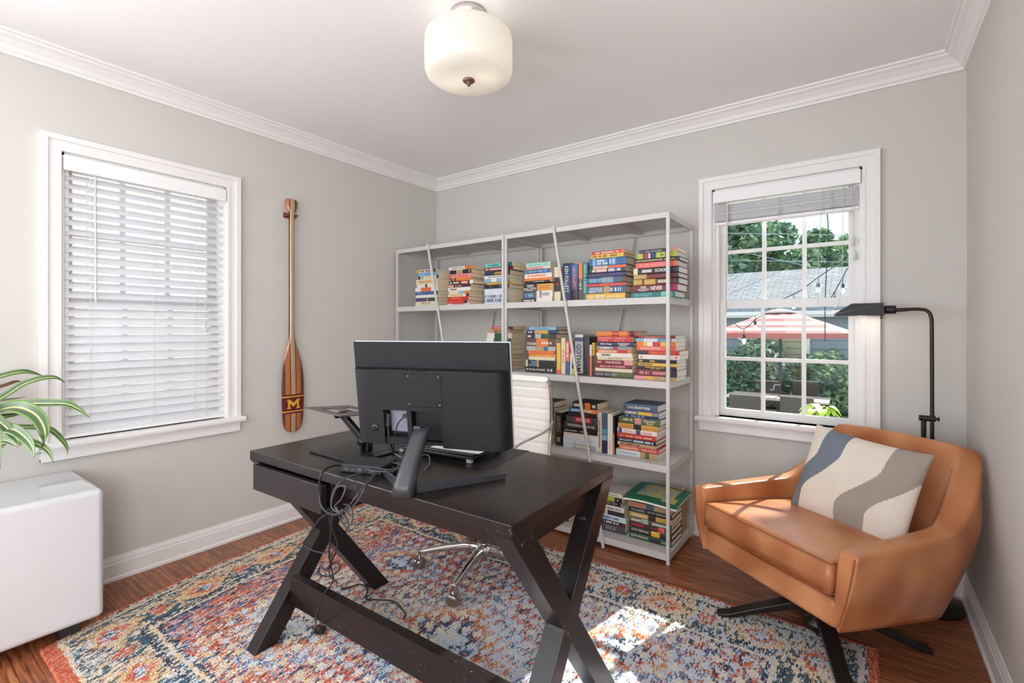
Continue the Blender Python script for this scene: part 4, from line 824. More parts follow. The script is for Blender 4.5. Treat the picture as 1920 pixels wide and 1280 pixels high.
MB().lathe([(.0, .10), (.028, .10), (.03, .2), (.022, .21), (.02, .40), (.0, .40)], 20).build('gas_column', mat('chrome_column', (150, 150, 152), .2, 1.), oc)
MB().box(-.12, .12, -.08, .10, .395, .425).build('mechanism', BLK, oc, bevel=.01)
b = MB(); b.tube([(-.24, -.02, .428), (.24, -.02, .428)], .012, 8); b.tube([(-.24, .1, .425), (.24, .1, .425)], .012, 8); b.build('cross_bar', CHR, oc)
MB().lathe([(0, .075), (.036, .078), (.046, .10), (.04, .125), (.03, .135), (0, .135)], 24).build('hub', CHR, oc)
CD = mat('caster_chrome', (176, 172, 168), .2, 1., var=.03)
for k in range(5):
    an = math.radians(-147.5+72*k); c_, s_ = math.cos(an), math.sin(an); b = MB(); rows = []
    for t_, z0, z1, w in ((.03, .085, .13, .021), (.10, .098, .135, .019), (.2, .092, .118, .016), (.30, .075, .094, .013), (.325, .066, .088, .012)):
        x, y = c_*t_, s_*t_; rows.append([(x-s_*w, y+c_*w, z0), (x+s_*w, y-c_*w, z0), (x+s_*w*.75, y-c_*w*.75, z1), (x-s_*w*.75, y+c_*w*.75, z1)])
    vs = [p for r_ in rows for p in r_]; b.add(vs, [(i*4+j, i*4+(j+1) % 4, (i+1)*4+(j+1) % 4, (i+1)*4+j) for i in range(4) for j in range(4)]+[(0, 1, 2, 3), (19, 18, 17, 16)], 0, True)
    arm = b.build('base_arm', CHR, oc, fix=True, bevel=.004, seg=2)
    cs = MB(); a2 = an+.9+k*.7; cx, cy_ = c_*.325, s_*.325; M = T(cx, cy_, .027) @ RZ(a2)
    for s in (-1, 1): cs.lathe([(0, s*.004), (.022, s*.004), (.0265, s*.008), (.0265, s*.019), (.022, s*.023), (0, s*.023)], 22, M=M @ RX(PI/2))
    cs.box(-.006, .02, -.019, .019, .012, .030, M=M); cs.tube([(cx, cy_, .04), (cx, cy_, .085)], .007, 8)
    cs.build('caster', CD, oc, fix=False)
# ---------------------------------------------------------------- armchair
def leather():
    m = mat('tan_leather', (190, 118, 70), .30, var=.0, bump=.10, bscale=260); t = m.node_tree; b = t.nodes['Principled BSDF']
    tc = t.nodes.new('ShaderNodeTexCoord'); n = t.nodes.new('ShaderNodeTexNoise'); n.inputs['Scale'].default_value = 7; n.inputs['Detail'].default_value = 8; n.inputs['Roughness'].default_value = .12
    r = t.nodes.new('ShaderNodeValToRGB'); e = r.color_ramp.elements; e[0].position = .33; e[0].color = lin((166, 98, 58))+(1,); e[1].position = .66; e[1].color = lin((198, 134, 88))+(1,)
    t.links.new(tc.outputs['Object'], n.inputs['Vector']); t.links.new(n.outputs['Fac'], r.inputs[0]); t.links.new(r.outputs[0], b.inputs['Base Color']); b.inputs['Roughness'].default_value = .33; return m
LEA = leather(); SEAM = mat('seam_leather', (150, 84, 50), .5, var=.05)
AC = (-.14, 2.245)
ac = thing('armchair', 'tan leather swivel armchair with low arms in the corner by the window', 'armchair', (AC[0], AC[1], 0), math.atan2(-.58, .815))
# stations along the shell from the right arm front round the back: outer bottom, outer side, outer top, inner top, inner bottom
ST = [
 [(.305, -.292, .238), (.350, -.300, .37), (.366, -.285, .500), (.306, -.290, .502), (.288, -.286, .345), (.288, -.286, .25)],
 [(.306, -.24, .228), (.354, -.24, .37), (.366, -.235, .501), (.304, -.235, .504), (.286, -.23, .36), (.285, -.23, .25)],
 [(.308, .0, .205), (.364, .02, .385), (.362, .03, .503), (.298, .03, .506), (.278, .03, .36), (.278, .02, .24)],
 [(.306, .17, .186), (.364, .22, .40), (.352, .225, .506), (.284, .20, .508), (.262, .17, .37), (.262, .15, .22)],
 [(.295, .23, .181), (.346, .350, .46), (.320, .390, .61), (.268, .300, .615), (.248, .23, .42), (.235, .2, .22)],
 [(.272, .255, .179), (.330, .385, .47), (.278, .482, .735), (.242, .415, .750), (.225, .26, .45), (.21, .215, .22)],
 [(.22, .27, .178), (.28, .425, .47), (.238, .497, .745), (.208, .428, .760), (.19, .275, .46), (.18, .23, .22)],
 [(.10, .285, .178), (.13, .455, .47), (.115, .506, .746), (.10, .434, .762), (.10, .285, .46), (.1, .24, .22)],
]
full = ST+[[(0, q[1], q[2]) for q in ((0, .29, .178), (0, .462, .47), (0, .508, .747), (0, .436, .763), (0, .288, .46), (0, .245, .22))]]+[[(-a_, b_, c_) for a_, b_, c_ in s] for s in ST[::-1]]
b = MB(); npf = 6; vs = [p for s in full for p in s]; ns = len(full)
b.add(vs, [(i*npf+j, i*npf+(j+1) % npf, (i+1)*npf+(j+1) % npf, (i+1)*npf+j) for i in range(ns-1) for j in range(npf)]+[tuple(range(npf))[::-1], tuple((ns-1)*npf+k for k in range(npf))], 0, True)
shell = b.build('shell', LEA, ac, fix=True)
def crease(o, fn):
    me = o.data; at = me.attributes.new('crease_edge', 'FLOAT', 'EDGE')
    for e in me.edges:
        p, q = me.vertices[e.vertices[0]].co, me.vertices[e.vertices[1]].co; at.data[e.index].value = fn(p, q)
def key(p): return (round(p.x, 3), round(p.y, 3), round(p.z, 3))
kk = {}
for i, s in enumerate(full):
    for j, p in enumerate(s): kk[(round(p[0], 3), round(p[1], 3), round(p[2], 3))] = (i, j)
def fcr(p, q):
    a_, c_ = kk.get(key(p)), kk.get(key(q))
    if not a_ or not c_: return 0
    if a_[0] == c_[0]: return .85 if a_[0] in (0, ns-1) else (.35 if a_[0] in (3, 5, ns-6, ns-4) and {a_[1], c_[1]} != {3, 4} else 0)
    return {0: .6, 1: .3, 2: .72, 3: .62, 4: .2, 5: .6}[a_[1]]
crease(shell, fcr); md = shell.modifiers.new('sub', 'SUBSURF'); md.levels = md.render_levels = 3
# seat box closing the front and the underside
b = MB(); fr = [(-.30, -.296, .243), (.30, -.296, .243), (.292, .24, .185), (-.292, .24, .185)]; tp = [(-.30, -.290, .335), (.30, -.290, .335), (.27, .27, .30), (-.27, .27, .30)]
b.add(fr+tp, [(3, 2, 1, 0), (4, 5, 6, 7), (0, 1, 5, 4), (1, 2, 6, 5), (2, 3, 7, 6), (3, 0, 4, 7)]); b.build('seat_box', LEA, ac, fix=True, bevel=.02, seg=4)
# seams on the arm fronts and sides
for s in (-1, 1):
    b = MB(); b.tube(crom([(s*.358, -.290, .492), (s*.352, -.297, .43), (s*.336, -.298, .35), (s*.309, -.294, .262)], 6), .0022, 6); b.build('piping', SEAM, ac)
def cushion(name, parent, w, d, h, cx, cy, cz, crown, m, rot=None, taper=1., nx=28, ny=24, edge=.45):
    """boxed cushion: straight border, domed top"""
    def top(i, j, sgn):
        u, v = i/(nx-1)*2-1, j/(ny-1)*2-1
        f = (1-abs(u)**3.2)*(1-abs(v)**3.2); ww = w*(1-(1-taper)*(v+1)/2)
        return (u*ww/2*(1-.012*(v*v)), v*d/2*(1-.012*u*u), sgn*(h/2+crown*f))
    b = MB(); b.grid(lambda i, j: top(i, j, 1), nx, ny); b.grid(lambda i, j: top(nx-1-i, j, -.999), nx, ny)
    ring = [(i, 0) for i in range(nx)]+[(nx-1, j) for j in range(1, ny)]+[(i, ny-1) for i in range(nx-2, -1, -1)]+[(0, j) for j in range(ny-2, 0, -1)]
    T_ = [top(i, j, 1) for i, j in ring]; B_ = [top(i, j, -.999) for i, j in ring]; n = len(ring)
    mid = [((p[0]+q[0])/2*1.012, (p[1]+q[1])/2*1.012, (p[2]+q[2])/2) for p, q in zip(T_, B_)]
    b.add(T_+mid+B_, [(i, (i+1) % n+0, (i+1) % n+n, i+n) for i in range(n)]+[(i+n, (i+1) % n+n, (i+1) % n+2*n, i+2*n) for i in range(n)], 0, True)
    o = b.build(name, m, parent, fix=True, loc=(cx, cy, cz), rot=rot)
    for rr, nm in ((T_, 'piping'), (B_, 'piping')):
        MB().tube([Vector(p)*1.003 for p in rr+[rr[0], rr[1]]], .0024, 6, cap=False).build(nm, SEAM, o)
    return o
cushion('seat_cushion', ac, .578, .50, .095, 0, -.052, .388, .020, LEA, rot=(math.radians(-3), 0, 0), taper=.92)
BRZ = mat('dark_bronze_metal', (58, 54, 52), .32, .7, var=.08)
MB().lathe([(0, .02), (.045, .022), (.05, .05), (.03, .06), (.028, .2), (0, .2)], 24).build('swivel_column', BRZ, ac)
ra = math.atan2(-.58, .815)
for k, an in enumerate((52.8, 142.8, 232.8, 322.8)):
    an = math.radians(an); c_, s_ = math.cos(an), math.sin(an); b = MB(); rows = []
    for t_, z0, z1, w in ((.0, .095, .13, .028), (.10, .085, .115, .028), (.22, .045, .068, .026), (.32, .008, .026, .024), (.365, .001, .016, .022)):
        x, y = c_*t_, s_*t_; rows.append([(x-s_*w, y+c_*w, z0), (x+s_*w, y-c_*w, z0), (x+s_*w, y-c_*w, z1), (x-s_*w, y+c_*w, z1)])
    vs = [p for r_ in rows for p in r_]; b.add(vs, [(i*4+j, i*4+(j+1) % 4, (i+1)*4+(j+1) % 4, (i+1)*4+j) for i in range(4) for j in range(4)]+[(0, 1, 2, 3), (19, 18, 17, 16)], 0, False)
    b.build('base_leg', BRZ, ac, fix=True, bevel=.003)

# ---------------------------------------------------------------- throw pillow with wavy bands
def pillow():
    w, h, N = .445, .385, 150
    root = thing('throw_pillow', 'linen throw pillow with wavy blue and taupe bands, leaning in the armchair', 'pillow', (0, 0, 0))
    def bandk(u, v):    # u,v in -1..1 across and up
        S = lambda t_: t_*t_*(3-2*t_)
        k = S(min(1, max(0, (v+.55)/1.0)))
        x = u-.56*k     # shifts right as it rises
        if -1.22 < x < -.76: return 1
        if -.06 < x < .44: return 2
        return 0
    def P(u, v, s):
        e = ((1-abs(u)**2.6)*(1-abs(v)**2.6)); e = max(0, e)**.55
        px = 1-.07*(1-abs(u))*0-.06*(1-v*v)*abs(u)**3; pz = 1-.07*(1-u*u)*abs(v)**3
        wr = .0022*math.sin(u*9+v*4)*e+.0018*math.sin(v*13-u*5)*e
        return (u*w/2*px, s*(.068*e)+wr, v*h/2*pz)
    b = MB()
    for s in (-1, 1):
        for i in range(N):
            for j in range(N):
                u0, u1, v0, v1 = [q/N*2-1 for q in (i, i+1, j, j+1)]
                b.add([P(u0, v0, s), P(u1, v0, s), P(u1, v1, s), P(u0, v1, s)], [(0, 1, 2, 3) if s < 0 else (3, 2, 1, 0)], bandk((u0+u1)/2, (v0+v1)/2), True)
    lm = lambda nm, c: mat(nm, c, .9, var=.10, scale=60, stretch=(6, 1, 1), bump=.25, bscale=420, spec=.15)
    o = b.build('cover', [lm('linen_cream', (222, 212, 198)), lm('linen_blue', (116, 124, 136)), lm('linen_taupe', (158, 148, 138))], root, fix=True)
    R_ = Vector((.815, -.58, 0)); B_ = Vector((.58, .815, 0)); ctr = Vector((AC[0], AC[1], 0))+R_*(.042)+B_*(.145); ctr.z = .584
    up = (B_*.32+Vector((0, 0, .80))+R_*.04).normalized(); xa = (R_*1.0+Vector((0, 0, -.095))+B_*.03); xa = (xa-up*xa.dot(up)).normalized(); ya = up.cross(xa)
    root.matrix_world = Matrix.Translation(ctr) @ Matrix((xa, ya, up)).transposed().to_4x4()
pillow()

# ---------------------------------------------------------------- floor lamp
LM = mat('dark_bronze_lamp', (50, 46, 44), .38, .6, var=.06)
fl = thing('floor_lamp', 'dark bronze pharmacy floor lamp with a bent arm behind the armchair', 'lamp', (.232, 2.755, 0))
MB().lathe([(0, 0), (.118, 0), (.122, .01), (.118, .022), (.09, .034), (.03, .040), (.016, .05), (0, .05)], 40).build('base', LM, fl)
MB().tube([(-.012, 0, .04), (-.012, 0, .80)], .0095, 12).build('lower_pole', LM, fl)
b = MB(); b.tube([(-.028, 0, .808), (.028, 0, .808)], .0125, 12); b.tube([(.028, 0, .808), (.036, 0, .808)], .005, 8); b.tube([(.034, 0, .808), (.040, 0, .808)], .009, 12); b.build('bracket', LM, fl)
b = MB(); b.tube(crom([(.016, 0, .60), (.016, 0, .9), (.015, 0, 1.18), (.013, 0, 1.245), (.0, 0, 1.275), (-.03, 0, 1.283), (-.075, -.0, 1.283)], 8), .0075, 10); b.build('upper_pole', LM, fl)
b = MB(); b.tube([(-.062, 0, 1.283), (-.108, 0, 1.281)], .0085, 10); b.lathe([(0, -.004), (.018, -.004), (.019, .002), (.019, .036), (.015, .042), (0, .042)], 20, M=T(-.110, 0, 1.283) @ RY(-PI/2)); b.build('socket', LM, fl)
sh = MB(); hw0, hw1 = .058, .030
pf = [(-.335, 1.257, .045), (-.330, 1.267, .045), (-.268, 1.312, .022), (-.152, 1.312, .028), (-.150, 1.257, .058)]
a_ = [(x, -w_, z) for x, z, w_ in pf]; c_ = [(x, w_, z) for x, z, w_ in pf]; n = len(pf)
mid = MB(); mid.add(a_+c_, [tuple(range(n))[::-1], tuple(range(n, 2*n)), (0, 1, n+1, n), (1, 2, n+2, n+1), (2, 3, n+3, n+2), (3, 4, n+4, n+3)])
o = mid.build('lamp_shade', mat('shade_gunmetal', (74, 74, 78), .4, .5, var=.05), fl, fix=True); md = o.modifiers.new('solid', 'SOLIDIFY'); md.thickness = .0025; md.offset = 1
MB().tube([(-.160, -.03, 1.257), (-.160, -.03, 1.247)], .003, 8).lathe([(0, 1.243), (.006, 1.244), (.006, 1.248), (0, 1.249)], 10, c=(-.160, -.03)).build('switch_knob', LM, fl)
MB().tube([(-.165, 0, 1.283), (-.27, 0, 1.280)], [.011, .013], 12).build('bulb', emis('warm_bulb', (255, 226, 190), 2), fl)
light('floor_lamp_bulb', 'POINT', (.232-.225, 2.755, 1.262), .28, (1, .86, .72), shadow_soft_size=.012)

# ---------------------------------------------------------------- ceiling light
cl = thing('ceiling_light', 'white drum glass ceiling light with a bronze finial, switched on', 'lamp', (-1.232, 1.413, 0))
MB().lathe([(0, 2.352), (.062, 2.352), (.066, 2.36), (.066, 2.395), (.070, 2.398), (.070, 2.42), (0, 2.42)], 40).build('canopy', mat('canopy_pewter', (196, 186, 180), .3, .5, var=.02), cl)
def shade_mat():
    m = bpy.data.materials.new('frosted_glass_shade'); m.use_nodes = True; t = m.node_tree; b = t.nodes['Principled BSDF']; o = t.nodes['Material Output']
    b.inputs['Base Color'].default_value = (.70, .685, .64, 1); b.inputs['Roughness'].default_value = .35
    n = t.nodes.new('ShaderNodeTexNoise'); n.inputs['Scale'].default_value = 4; r = t.nodes.new('ShaderNodeMapRange'); r.inputs[3].default_value = .34; r.inputs[4].default_value = .4; t.links.new(n.outputs['Fac'], r.inputs[0])
    tr = t.nodes.new('ShaderNodeBsdfTranslucent'); tr.inputs[0].default_value = (.97, .93, .85, 1); ms = t.nodes.new('ShaderNodeMixShader'); t.links.new(r.outputs[0], ms.inputs[0]); t.links.new(b.outputs[0], ms.inputs[1]); t.links.new(tr.outputs[0], ms.inputs[2])
    b.inputs['Emission Color'].default_value = (1, .95, .86, 1); b.inputs['Emission Strength'].default_value = .0
    t.links.new(ms.outputs[0], o.inputs[0]); return m
MB().lathe([(.0, 2.162), (.10, 2.163), (.145, 2.168), (.163, 2.182), (.169, 2.20), (.170, 2.225), (.170, 2.305), (.166, 2.325), (.150, 2.338), (.110, 2.344)], 64).build('glass_shade', shade_mat(), cl)
MB().lathe([(0, 2.138), (.006, 2.139), (.008, 2.146), (.005, 2.150), (.018, 2.152), (.024, 2.157), (.022, 2.162), (0, 2.162)], 24).build('finial', mat('finial_bronze', (120, 92, 76), .35, .6), cl)
for dx, dy in ((-.07, -.02), (.06, .03)):
    light('ceiling_bulb', 'POINT', (-1.232+dx, 1.413+dy, 2.235), .17, (1, .92, .80), shadow_soft_size=.035)

# ---------------------------------------------------------------- paddle on the left wall
pd = thing('canoe_paddle', 'striped wooden canoe paddle with a maroon letter band hanging on the left wall', 'paddle', (XL, 1.611, 0), PI/2)
# local: x along the wall (+ towards the window wall corner), y into the room is -y
WC = [mat('paddle_walnut', (92, 54, 36), .3, var=.12, stretch=(1, 1, .1), coat=.4), mat('paddle_cedar', (176, 104, 62), .3, var=.16, stretch=(1, 1, .08), scale=60, coat=.4), mat('paddle_basswood', (226, 196, 150), .3, var=.08, stretch=(1, 1, .1), coat=.4),
      mat('paddle_maroon', (98, 20, 34), .35, var=.05, coat=.3), mat('paddle_gold', (226, 170, 48), .35, var=.05, coat=.3)]
prof = [(.556, .001), (.558, .018), (.565, .034), (.580, .050), (.605, .061), (.64, .067), (.70, .070), (.78, .0725), (.86, .0725), (.93, .068), (.99, .058), (1.05, .044), (1.09, .032), (1.13, .023), (1.17, .0175), (1.25, .0155), (1.5, .0150), (1.8, .0150), (1.885, .0165), (1.91, .019), (1.93, .030), (1.95, .0385), (1.975, .040), (1.99, .038), (1.996, .030)]
stripes = [(-.2, -.050, 0), (-.050, -.0195, 1), (-.0195, -.0125, 0), (-.0125, -.0075, 2), (-.0075, -.003, 0), (-.003, .003, 2), (.003, .0075, 0), (.0075, .0125, 2), (.0125, .0195, 0), (.0195, .050, 1), (.050, .2, 0)]
zz = []
for (z0, w0), (z1, w1) in zip(prof[:-1], prof[1:]):
    k = max(1, int((z1-z0)/.03)); zz += [(z0+(z1-z0)*i/k, w0+(w1-w0)*i/k) for i in range(k)]
zz.append(prof[-1])
def thick(z): return .0065 if z < .95 else (.0065+(z-.95)/.2*.009 if z < 1.15 else .0155)
b = MB()
def shx(z): return .010 if z < .9 else (.010*(1-(z-.9)/.25) if z < 1.15 else 0)
for (z0, w0), (z1, w1) in zip(zz[:-1], zz[1:]):
    band = .672 < (z0+z1)/2 < .79
    for a0, a1, k in stripes:
        if z0 > 1.16 and k == 1: k = 0 if a0 > 0 else 1
        for q in range(3 if a1-a0 > .02 else 1):
            nn = 3 if a1-a0 > .02 else 1
            lo0, hi0 = [max(-w0, min(w0, (max(a0, -.0726)+(min(a1, .0726)-max(a0, -.0726))*(q+e)/nn))) for e in (0, 1)]; lo1, hi1 = [max(-w1, min(w1, (max(a0, -.0726)+(min(a1, .0726)-max(a0, -.0726))*(q+e)/nn))) for e in (0, 1)]
            if hi0-lo0 < 1e-6 and hi1-lo1 < 1e-6: continue
            def Y_(x, w_, z): return -.030-thick(z)*math.sqrt(max(0, 1-(x/max(w_, 1e-4))**2)) 
            b.add([(lo0+shx(z0), Y_(lo0, w0, z0), z0), (hi0+shx(z0), Y_(hi0, w0, z0), z0), (hi1+shx(z1), Y_(hi1, w1, z1), z1), (lo1+shx(z1), Y_(lo1, w1, z1), z1)], [(0, 1, 2, 3)], k, True)
            b.add([(lo0+shx(z0), -.060-Y_(lo0, w0, z0), z0), (hi0+shx(z0), -.060-Y_(hi0, w0, z0), z0), (hi1+shx(z1), -.060-Y_(hi1, w1, z1), z1), (lo1+shx(z1), -.060-Y_(lo1, w1, z1), z1)], [(3, 2, 1, 0)], k, True)
b.build('paddle_blade_and_shaft', WC, pd, fix=True)
b = MB()
def wat(z):
    for (z0, w0), (z1, w1) in zip(zz[:-1], zz[1:]):
        if z0 <= z <= z1: return w0+(w1-w0)*(z-z0)/(z1-z0)
def bandstrip(z0, z1, m, off):
    n = 14
    for i in range(n):
        x0, x1 = -1+2*i/n, -1+2*(i+1)/n
        q = []
        for x, z in ((x0, z0), (x1, z0), (x1, z1), (x0, z1)): w_ = wat(z); q.append((x*w_*1.005+.010, -.030-thick(z)*math.sqrt(max(0, 1-x*x))-off, z))
        b.add(q, [(0, 1, 2, 3)], m, True)
bandstrip(.672, .790, 0, .0006); bandstrip(.682, .689, 1, .0010); bandstrip(.773, .780, 1, .0010)
# block letter M with slab serifs
Mo = [(-1, -1), (-.42, -1), (-.42, -.66), (-.55, -.66), (-.55, .12), (0, -.62), (.55, .12), (.55, -.66), (.42, -.66), (.42, -1), (1, -1), (1, -.66), (.87, -.66), (.87, .66), (1, .66), (1, 1), (.52, 1), (0, .28), (-.52, 1), (-1, 1), (-1, .66), (-.87, .66), (-.87, -.66), (-1, -.66)]
def letter(sc_, y0, m): b.add([(.010+x*.042*sc_, -.0375-y0, .731+z*.030*sc_) for x, z in Mo], [tuple(range(len(Mo)))], m)
letter(1., .0006, 1)
for (x0, z0), (x1, z1) in zip(Mo, Mo[1:]+Mo[:1]):
    b.tube([(.010+x0*.042*.93, -.0385, .731+z0*.030*.93), (.010+x1*.042*.93, -.0385, .731+z1*.030*.93)], .0007, 4, m=2)
o = b.build('letter_band', [WC[3], WC[4], mat('paddle_brown_outline', (120, 62, 30), .4)], pd)
bm2 = bmesh.new(); bm2.from_mesh(o.data); bmesh.ops.triangulate(bm2, faces=[f for f in bm2.faces if len(f.verts) > 4]); bm2.to_mesh(o.data); bm2.free()
b = MB()
for s in (-1, 1): b.tube([(s*.027, 0, 1.897), (s*.027, -.046, 1.897)], .0085, 12)
b.box(-.036, .036, -.012, 0, 1.882, 1.912); b.build('wall_hook', mat('hook_wood', (120, 62, 44), .35, var=.1), pd)

# ---------------------------------------------------------------- white cabinet with plant
WG = mat('white_gloss_lacquer', (208, 208, 211), .10, var=.006, coat=.5)
cb = thing('cabinet', 'glossy white rounded low cabinet standing against the left wall', 'cabinet', (-2.655, .125, 0))
MB().box(-.218, .228, -.47, .472, .062, .566).build('body', WG, cb, bevel=.022, seg=6)
for x in (-.15, .14):
    for y in (-.38, .38): MB().box(x-.03, x+.03, y-.03, y+.03, 0, .064).build('foot', mat('foot_rubber', (40, 40, 42), .6), cb)
pt = thing('potted_plant', 'striped dracaena with arching leaves in a pot on the white cabinet', 'plant', (-2.60, .02, .567))
MB().lathe([(0, 0), (.075, 0), (.085, .01), (.105, .15), (.108, .16), (.098, .16), (.094, .148), (0, .145)], 40).build('pot', mat('pot_white', (220, 216, 210), .4), pt)
MB().lathe([(0, .142), (.093, .146)], 24).build('soil', mat('soil', (62, 46, 36), .95, var=.3, bump=.6), pt)
b = MB(); b.tube(crom([(0, 0, .14), (.01, .01, .22), (0, .02, .30), (.005, .025, .36)]), .010, 10); b.tube(crom([(.02, -.02, .14), (.04, -.04, .24), (.06, -.05, .33)]), .008, 10); b.build('stem', mat('cane', (150, 128, 92), .8, var=.2), pt)
LG = [mat('leaf_green', (96, 128, 52), .38, var=.18, scale=20), mat('leaf_dark', (58, 84, 50), .38, var=.15, scale=20), mat('leaf_stripe', (190, 192, 110), .4, var=.1)]
dead = mat('leaf_tip', (112, 78, 56), .6, var=.2)
def leaf(pts, wd, cols=(0, 1, 2, 1, 0), tilt=0.):
    P_ = crom(pts, 10); n = len(P_); b = MB(); org = Vector(pt.location)
    us = [-1, -.72, -.12, .12, .72, 1]
    rows = []
    for i, p in enumerate(P_):
        t_ = i/(n-1); d_ = (P_[min(i+1, n-1)]-P_[max(i-1, 0)]).normalized(); sd = d_.cross(Vector((0, 0, 1)))
        sd = sd.normalized() if sd.length > .05 else Vector((0, 1, 0)); sd = (Matrix.Rotation(tilt, 3, d_) @ sd); up = sd.cross(d_)
        w_ = wd*max(.03, math.sin(PI*min(1, (t_*.86+.14)))**.7)*(1 if t_ < .8 else 1-(t_-.8)*1.5); rows.append([p-org+sd*w_*u_+up*w_*.35*abs(u_) for u_ in us])
    k = len(us)
    for i in range(n-1):
        for j in range(k-1):
            b.add([rows[i][j], rows[i][j+1], rows[i+1][j+1], rows[i+1][j]], [(0, 1, 2, 3)], 3 if i >= n-3 and wd > .006 else cols[j], True)
    o = b.build('leaf', LG+[dead], pt, fix=True); md = o.modifiers.new('s', 'SOLIDIFY'); md.thickness = .0008
def lf(c, D0, D1, wd, **k):
    n = len(c); leaf([Vector((-2.60, .02, .90))]+[at_d(u, v, D0+(D1-D0)*i/(n-1)) for i, (u, v) in enumerate(c)], wd, **k)
lf([(-120, 745), (-60, 725), (0, 706), (40, 697), (65, 700), (84, 706)], 1.78, 1.95, .013, tilt=.9)
lf([(-120, 800), (-40, 770), (10, 742), (45, 720), (80, 709), (105, 708), (122, 717)], 1.76, 1.9, .014, tilt=1.0)
lf([(-90, 755), (-30, 735), (10, 722), (30, 715), (45, 716)], 1.8, 1.95, .008, tilt=.8, cols=(3, 3, 3, 3, 3))
lf([(-100, 790), (-30, 760), (0, 752), (25, 748), (50, 744)], 1.85, 1.95, .009, tilt=.5)
lf([(-100, 785), (-20, 768), (20, 764), (55, 757), (90, 756), (125, 757), (150, 768), (168, 783)], 1.72, 1.72, .017, tilt=.9)
lf([(-90, 800), (-20, 775), (20, 764), (45, 766), (70, 780), (84, 805), (84, 828), (74, 845)], 1.66, 1.58, .024, tilt=.8)
lf([(-80, 790), (-20, 784), (20, 779), (45, 774)], 1.70, 1.75, .012, tilt=.9)
lf([(-60, 760), (-20, 778), (5, 795), (25, 815), (40, 836)], 1.62, 1.56, .019, tilt=.9)
lf([(-60, 820), (-10, 804), (25, 805), (50, 822), (62, 840), (65, 858)], 1.62, 1.52, .018, tilt=.9)
lf([(-80, 815), (0, 805), (40, 800), (65, 800), (80, 805)], 1.72, 1.78, .010, tilt=.8)
lf([(-40, 800), (30, 800), (80, 802), (100, 808), (118, 825), (127, 840), (127, 853)], 1.72, 1.66, .010, tilt=.9)
lf([(-40, 850), (20, 828), (55, 828), (82, 838), (94, 850), (101, 868)], 1.62, 1.56, .011, tilt=.9)
lf([(-60, 830), (-20, 828), (10, 826), (25, 832), (35, 838)], 1.6, 1.55, .011, tilt=.8)
lf([(-80, 745), (-30, 765), (-10, 800), (-2, 840), (0, 880)], 1.56, 1.5, .018, tilt=.9)
for k in range(9):
    an = 2.2+k*.55; r0 = random.uniform(.22, .4); h = random.uniform(.05, .25); o_ = Vector((-2.60, .02, .92))
    if math.cos(an) > .2 and math.sin(an) > .0: continue
    r0 = min(r0, .24) if math.cos(an) < -.3 else r0
    leaf([o_, o_+Vector((math.cos(an)*r0*.4, math.sin(an)*r0*.4, h)), o_+Vector((math.cos(an)*r0*.8, math.sin(an)*r0*.8, h*.8)), o_+Vector((math.cos(an)*r0, math.sin(an)*r0, h*.2))], .014)
# ---------------------------------------------------------------- outside: yard, garage, trees
GZ = -.95
struct(MB().box(-30, 20, YB+WT+.02, 45, GZ-.2, GZ).build('ground', mat('lawn', (84, 112, 60), .95, var=.3, scale=6)))
struct(MB().box(-16, XL-WT-.02, -6, YB+WT+.02, GZ-.2, GZ).build('bounce_path', mat('pale_concrete', (214, 210, 204), .9, var=.06)))  # unseen pale ground, added to bounce light at the left window
struct(MB().box(-6.5, 5, YB+WT+.03, 14.2, GZ, GZ+.02).build('patio', mat('bounce_patio_stone', (214, 208, 198), .9, var=.15, scale=3)))  # bright slab added below the view to bounce sunlight up into the room
FOL = [mat('foliage_mid', (132, 164, 124), .7, var=.3, scale=8), mat('foliage_dark', (98, 132, 110), .7, var=.3, scale=8), mat('foliage_light', (178, 200, 146), .65, var=.25, scale=8), mat('blossom', (226, 228, 214), .8, var=.1), mat('flower_yellow', (214, 180, 76), .7, var=.15)]
def foliage(mb, c, r, n, size, mix=(0, 0, 1, 1, 2), rnd=random):
    for _ in range(n):
        while True:
            p = Vector((rnd.uniform(-1, 1), rnd.uniform(-1, 1), rnd.uniform(-1, 1)))
            if .35 < p.length < 1: break
        q = Vector((c[0]+p.x*r[0], c[1]+p.y*r[1], c[2]+p.z*r[2])); s = size*rnd.uniform(.6, 1.3)
        a = Vector((rnd.uniform(-1, 1), rnd.uniform(-1, 1), rnd.uniform(-.6, .6))).normalized(); b_ = a.cross(Vector((rnd.uniform(-1, 1), rnd.uniform(-1, 1), rnd.uniform(-1, 1)))).normalized()
        mb.add([q-a*s, q+b_*s*.45-a*s*.1, q+a*s, q-b_*s*.45-a*s*.1], [(0, 1, 2, 3)], rnd.choice(mix))
BARK = mat('bark', (96, 80, 66), .95, var=.3, bump=.5, bscale=20)
def tree(label, base, h, clumps, n, size, mix, seed):
    r = random.Random(seed); root = thing('tree', label, 'tree', base); b = MB()
    b.tube([(0, 0, 0), (.05, 0, h*.3), (0, .05, h*.62)], [.16, .12, .07], 8)
    for c, rr in clumps: b.tube([(0, 0, h*.3), (c[0]*.5, c[1]*.5, (c[2]+h*.3)*.5), c], [.07, .05, .02], 6)
    b.build('trunk', BARK, root); f = MB()
    for c, rr in clumps: foliage(f, c, rr, n, size, mix, r)
    f.build('crown', FOL, root)
def clump(R, h, k, seed, rr=.6):
    r = random.Random(seed); out = []
    for _ in range(k):
        a, q = r.uniform(0, 2*PI), r.uniform(.1, 1)**.5; z = r.uniform(0, 1)
        w_ = R*(1-.55*abs(z-.35)); out.append(((math.cos(a)*q*w_, math.sin(a)*q*w_, h*(.45+.55*z)), (R*rr*.5, R*rr*.5, R*rr*.42)))
    return out
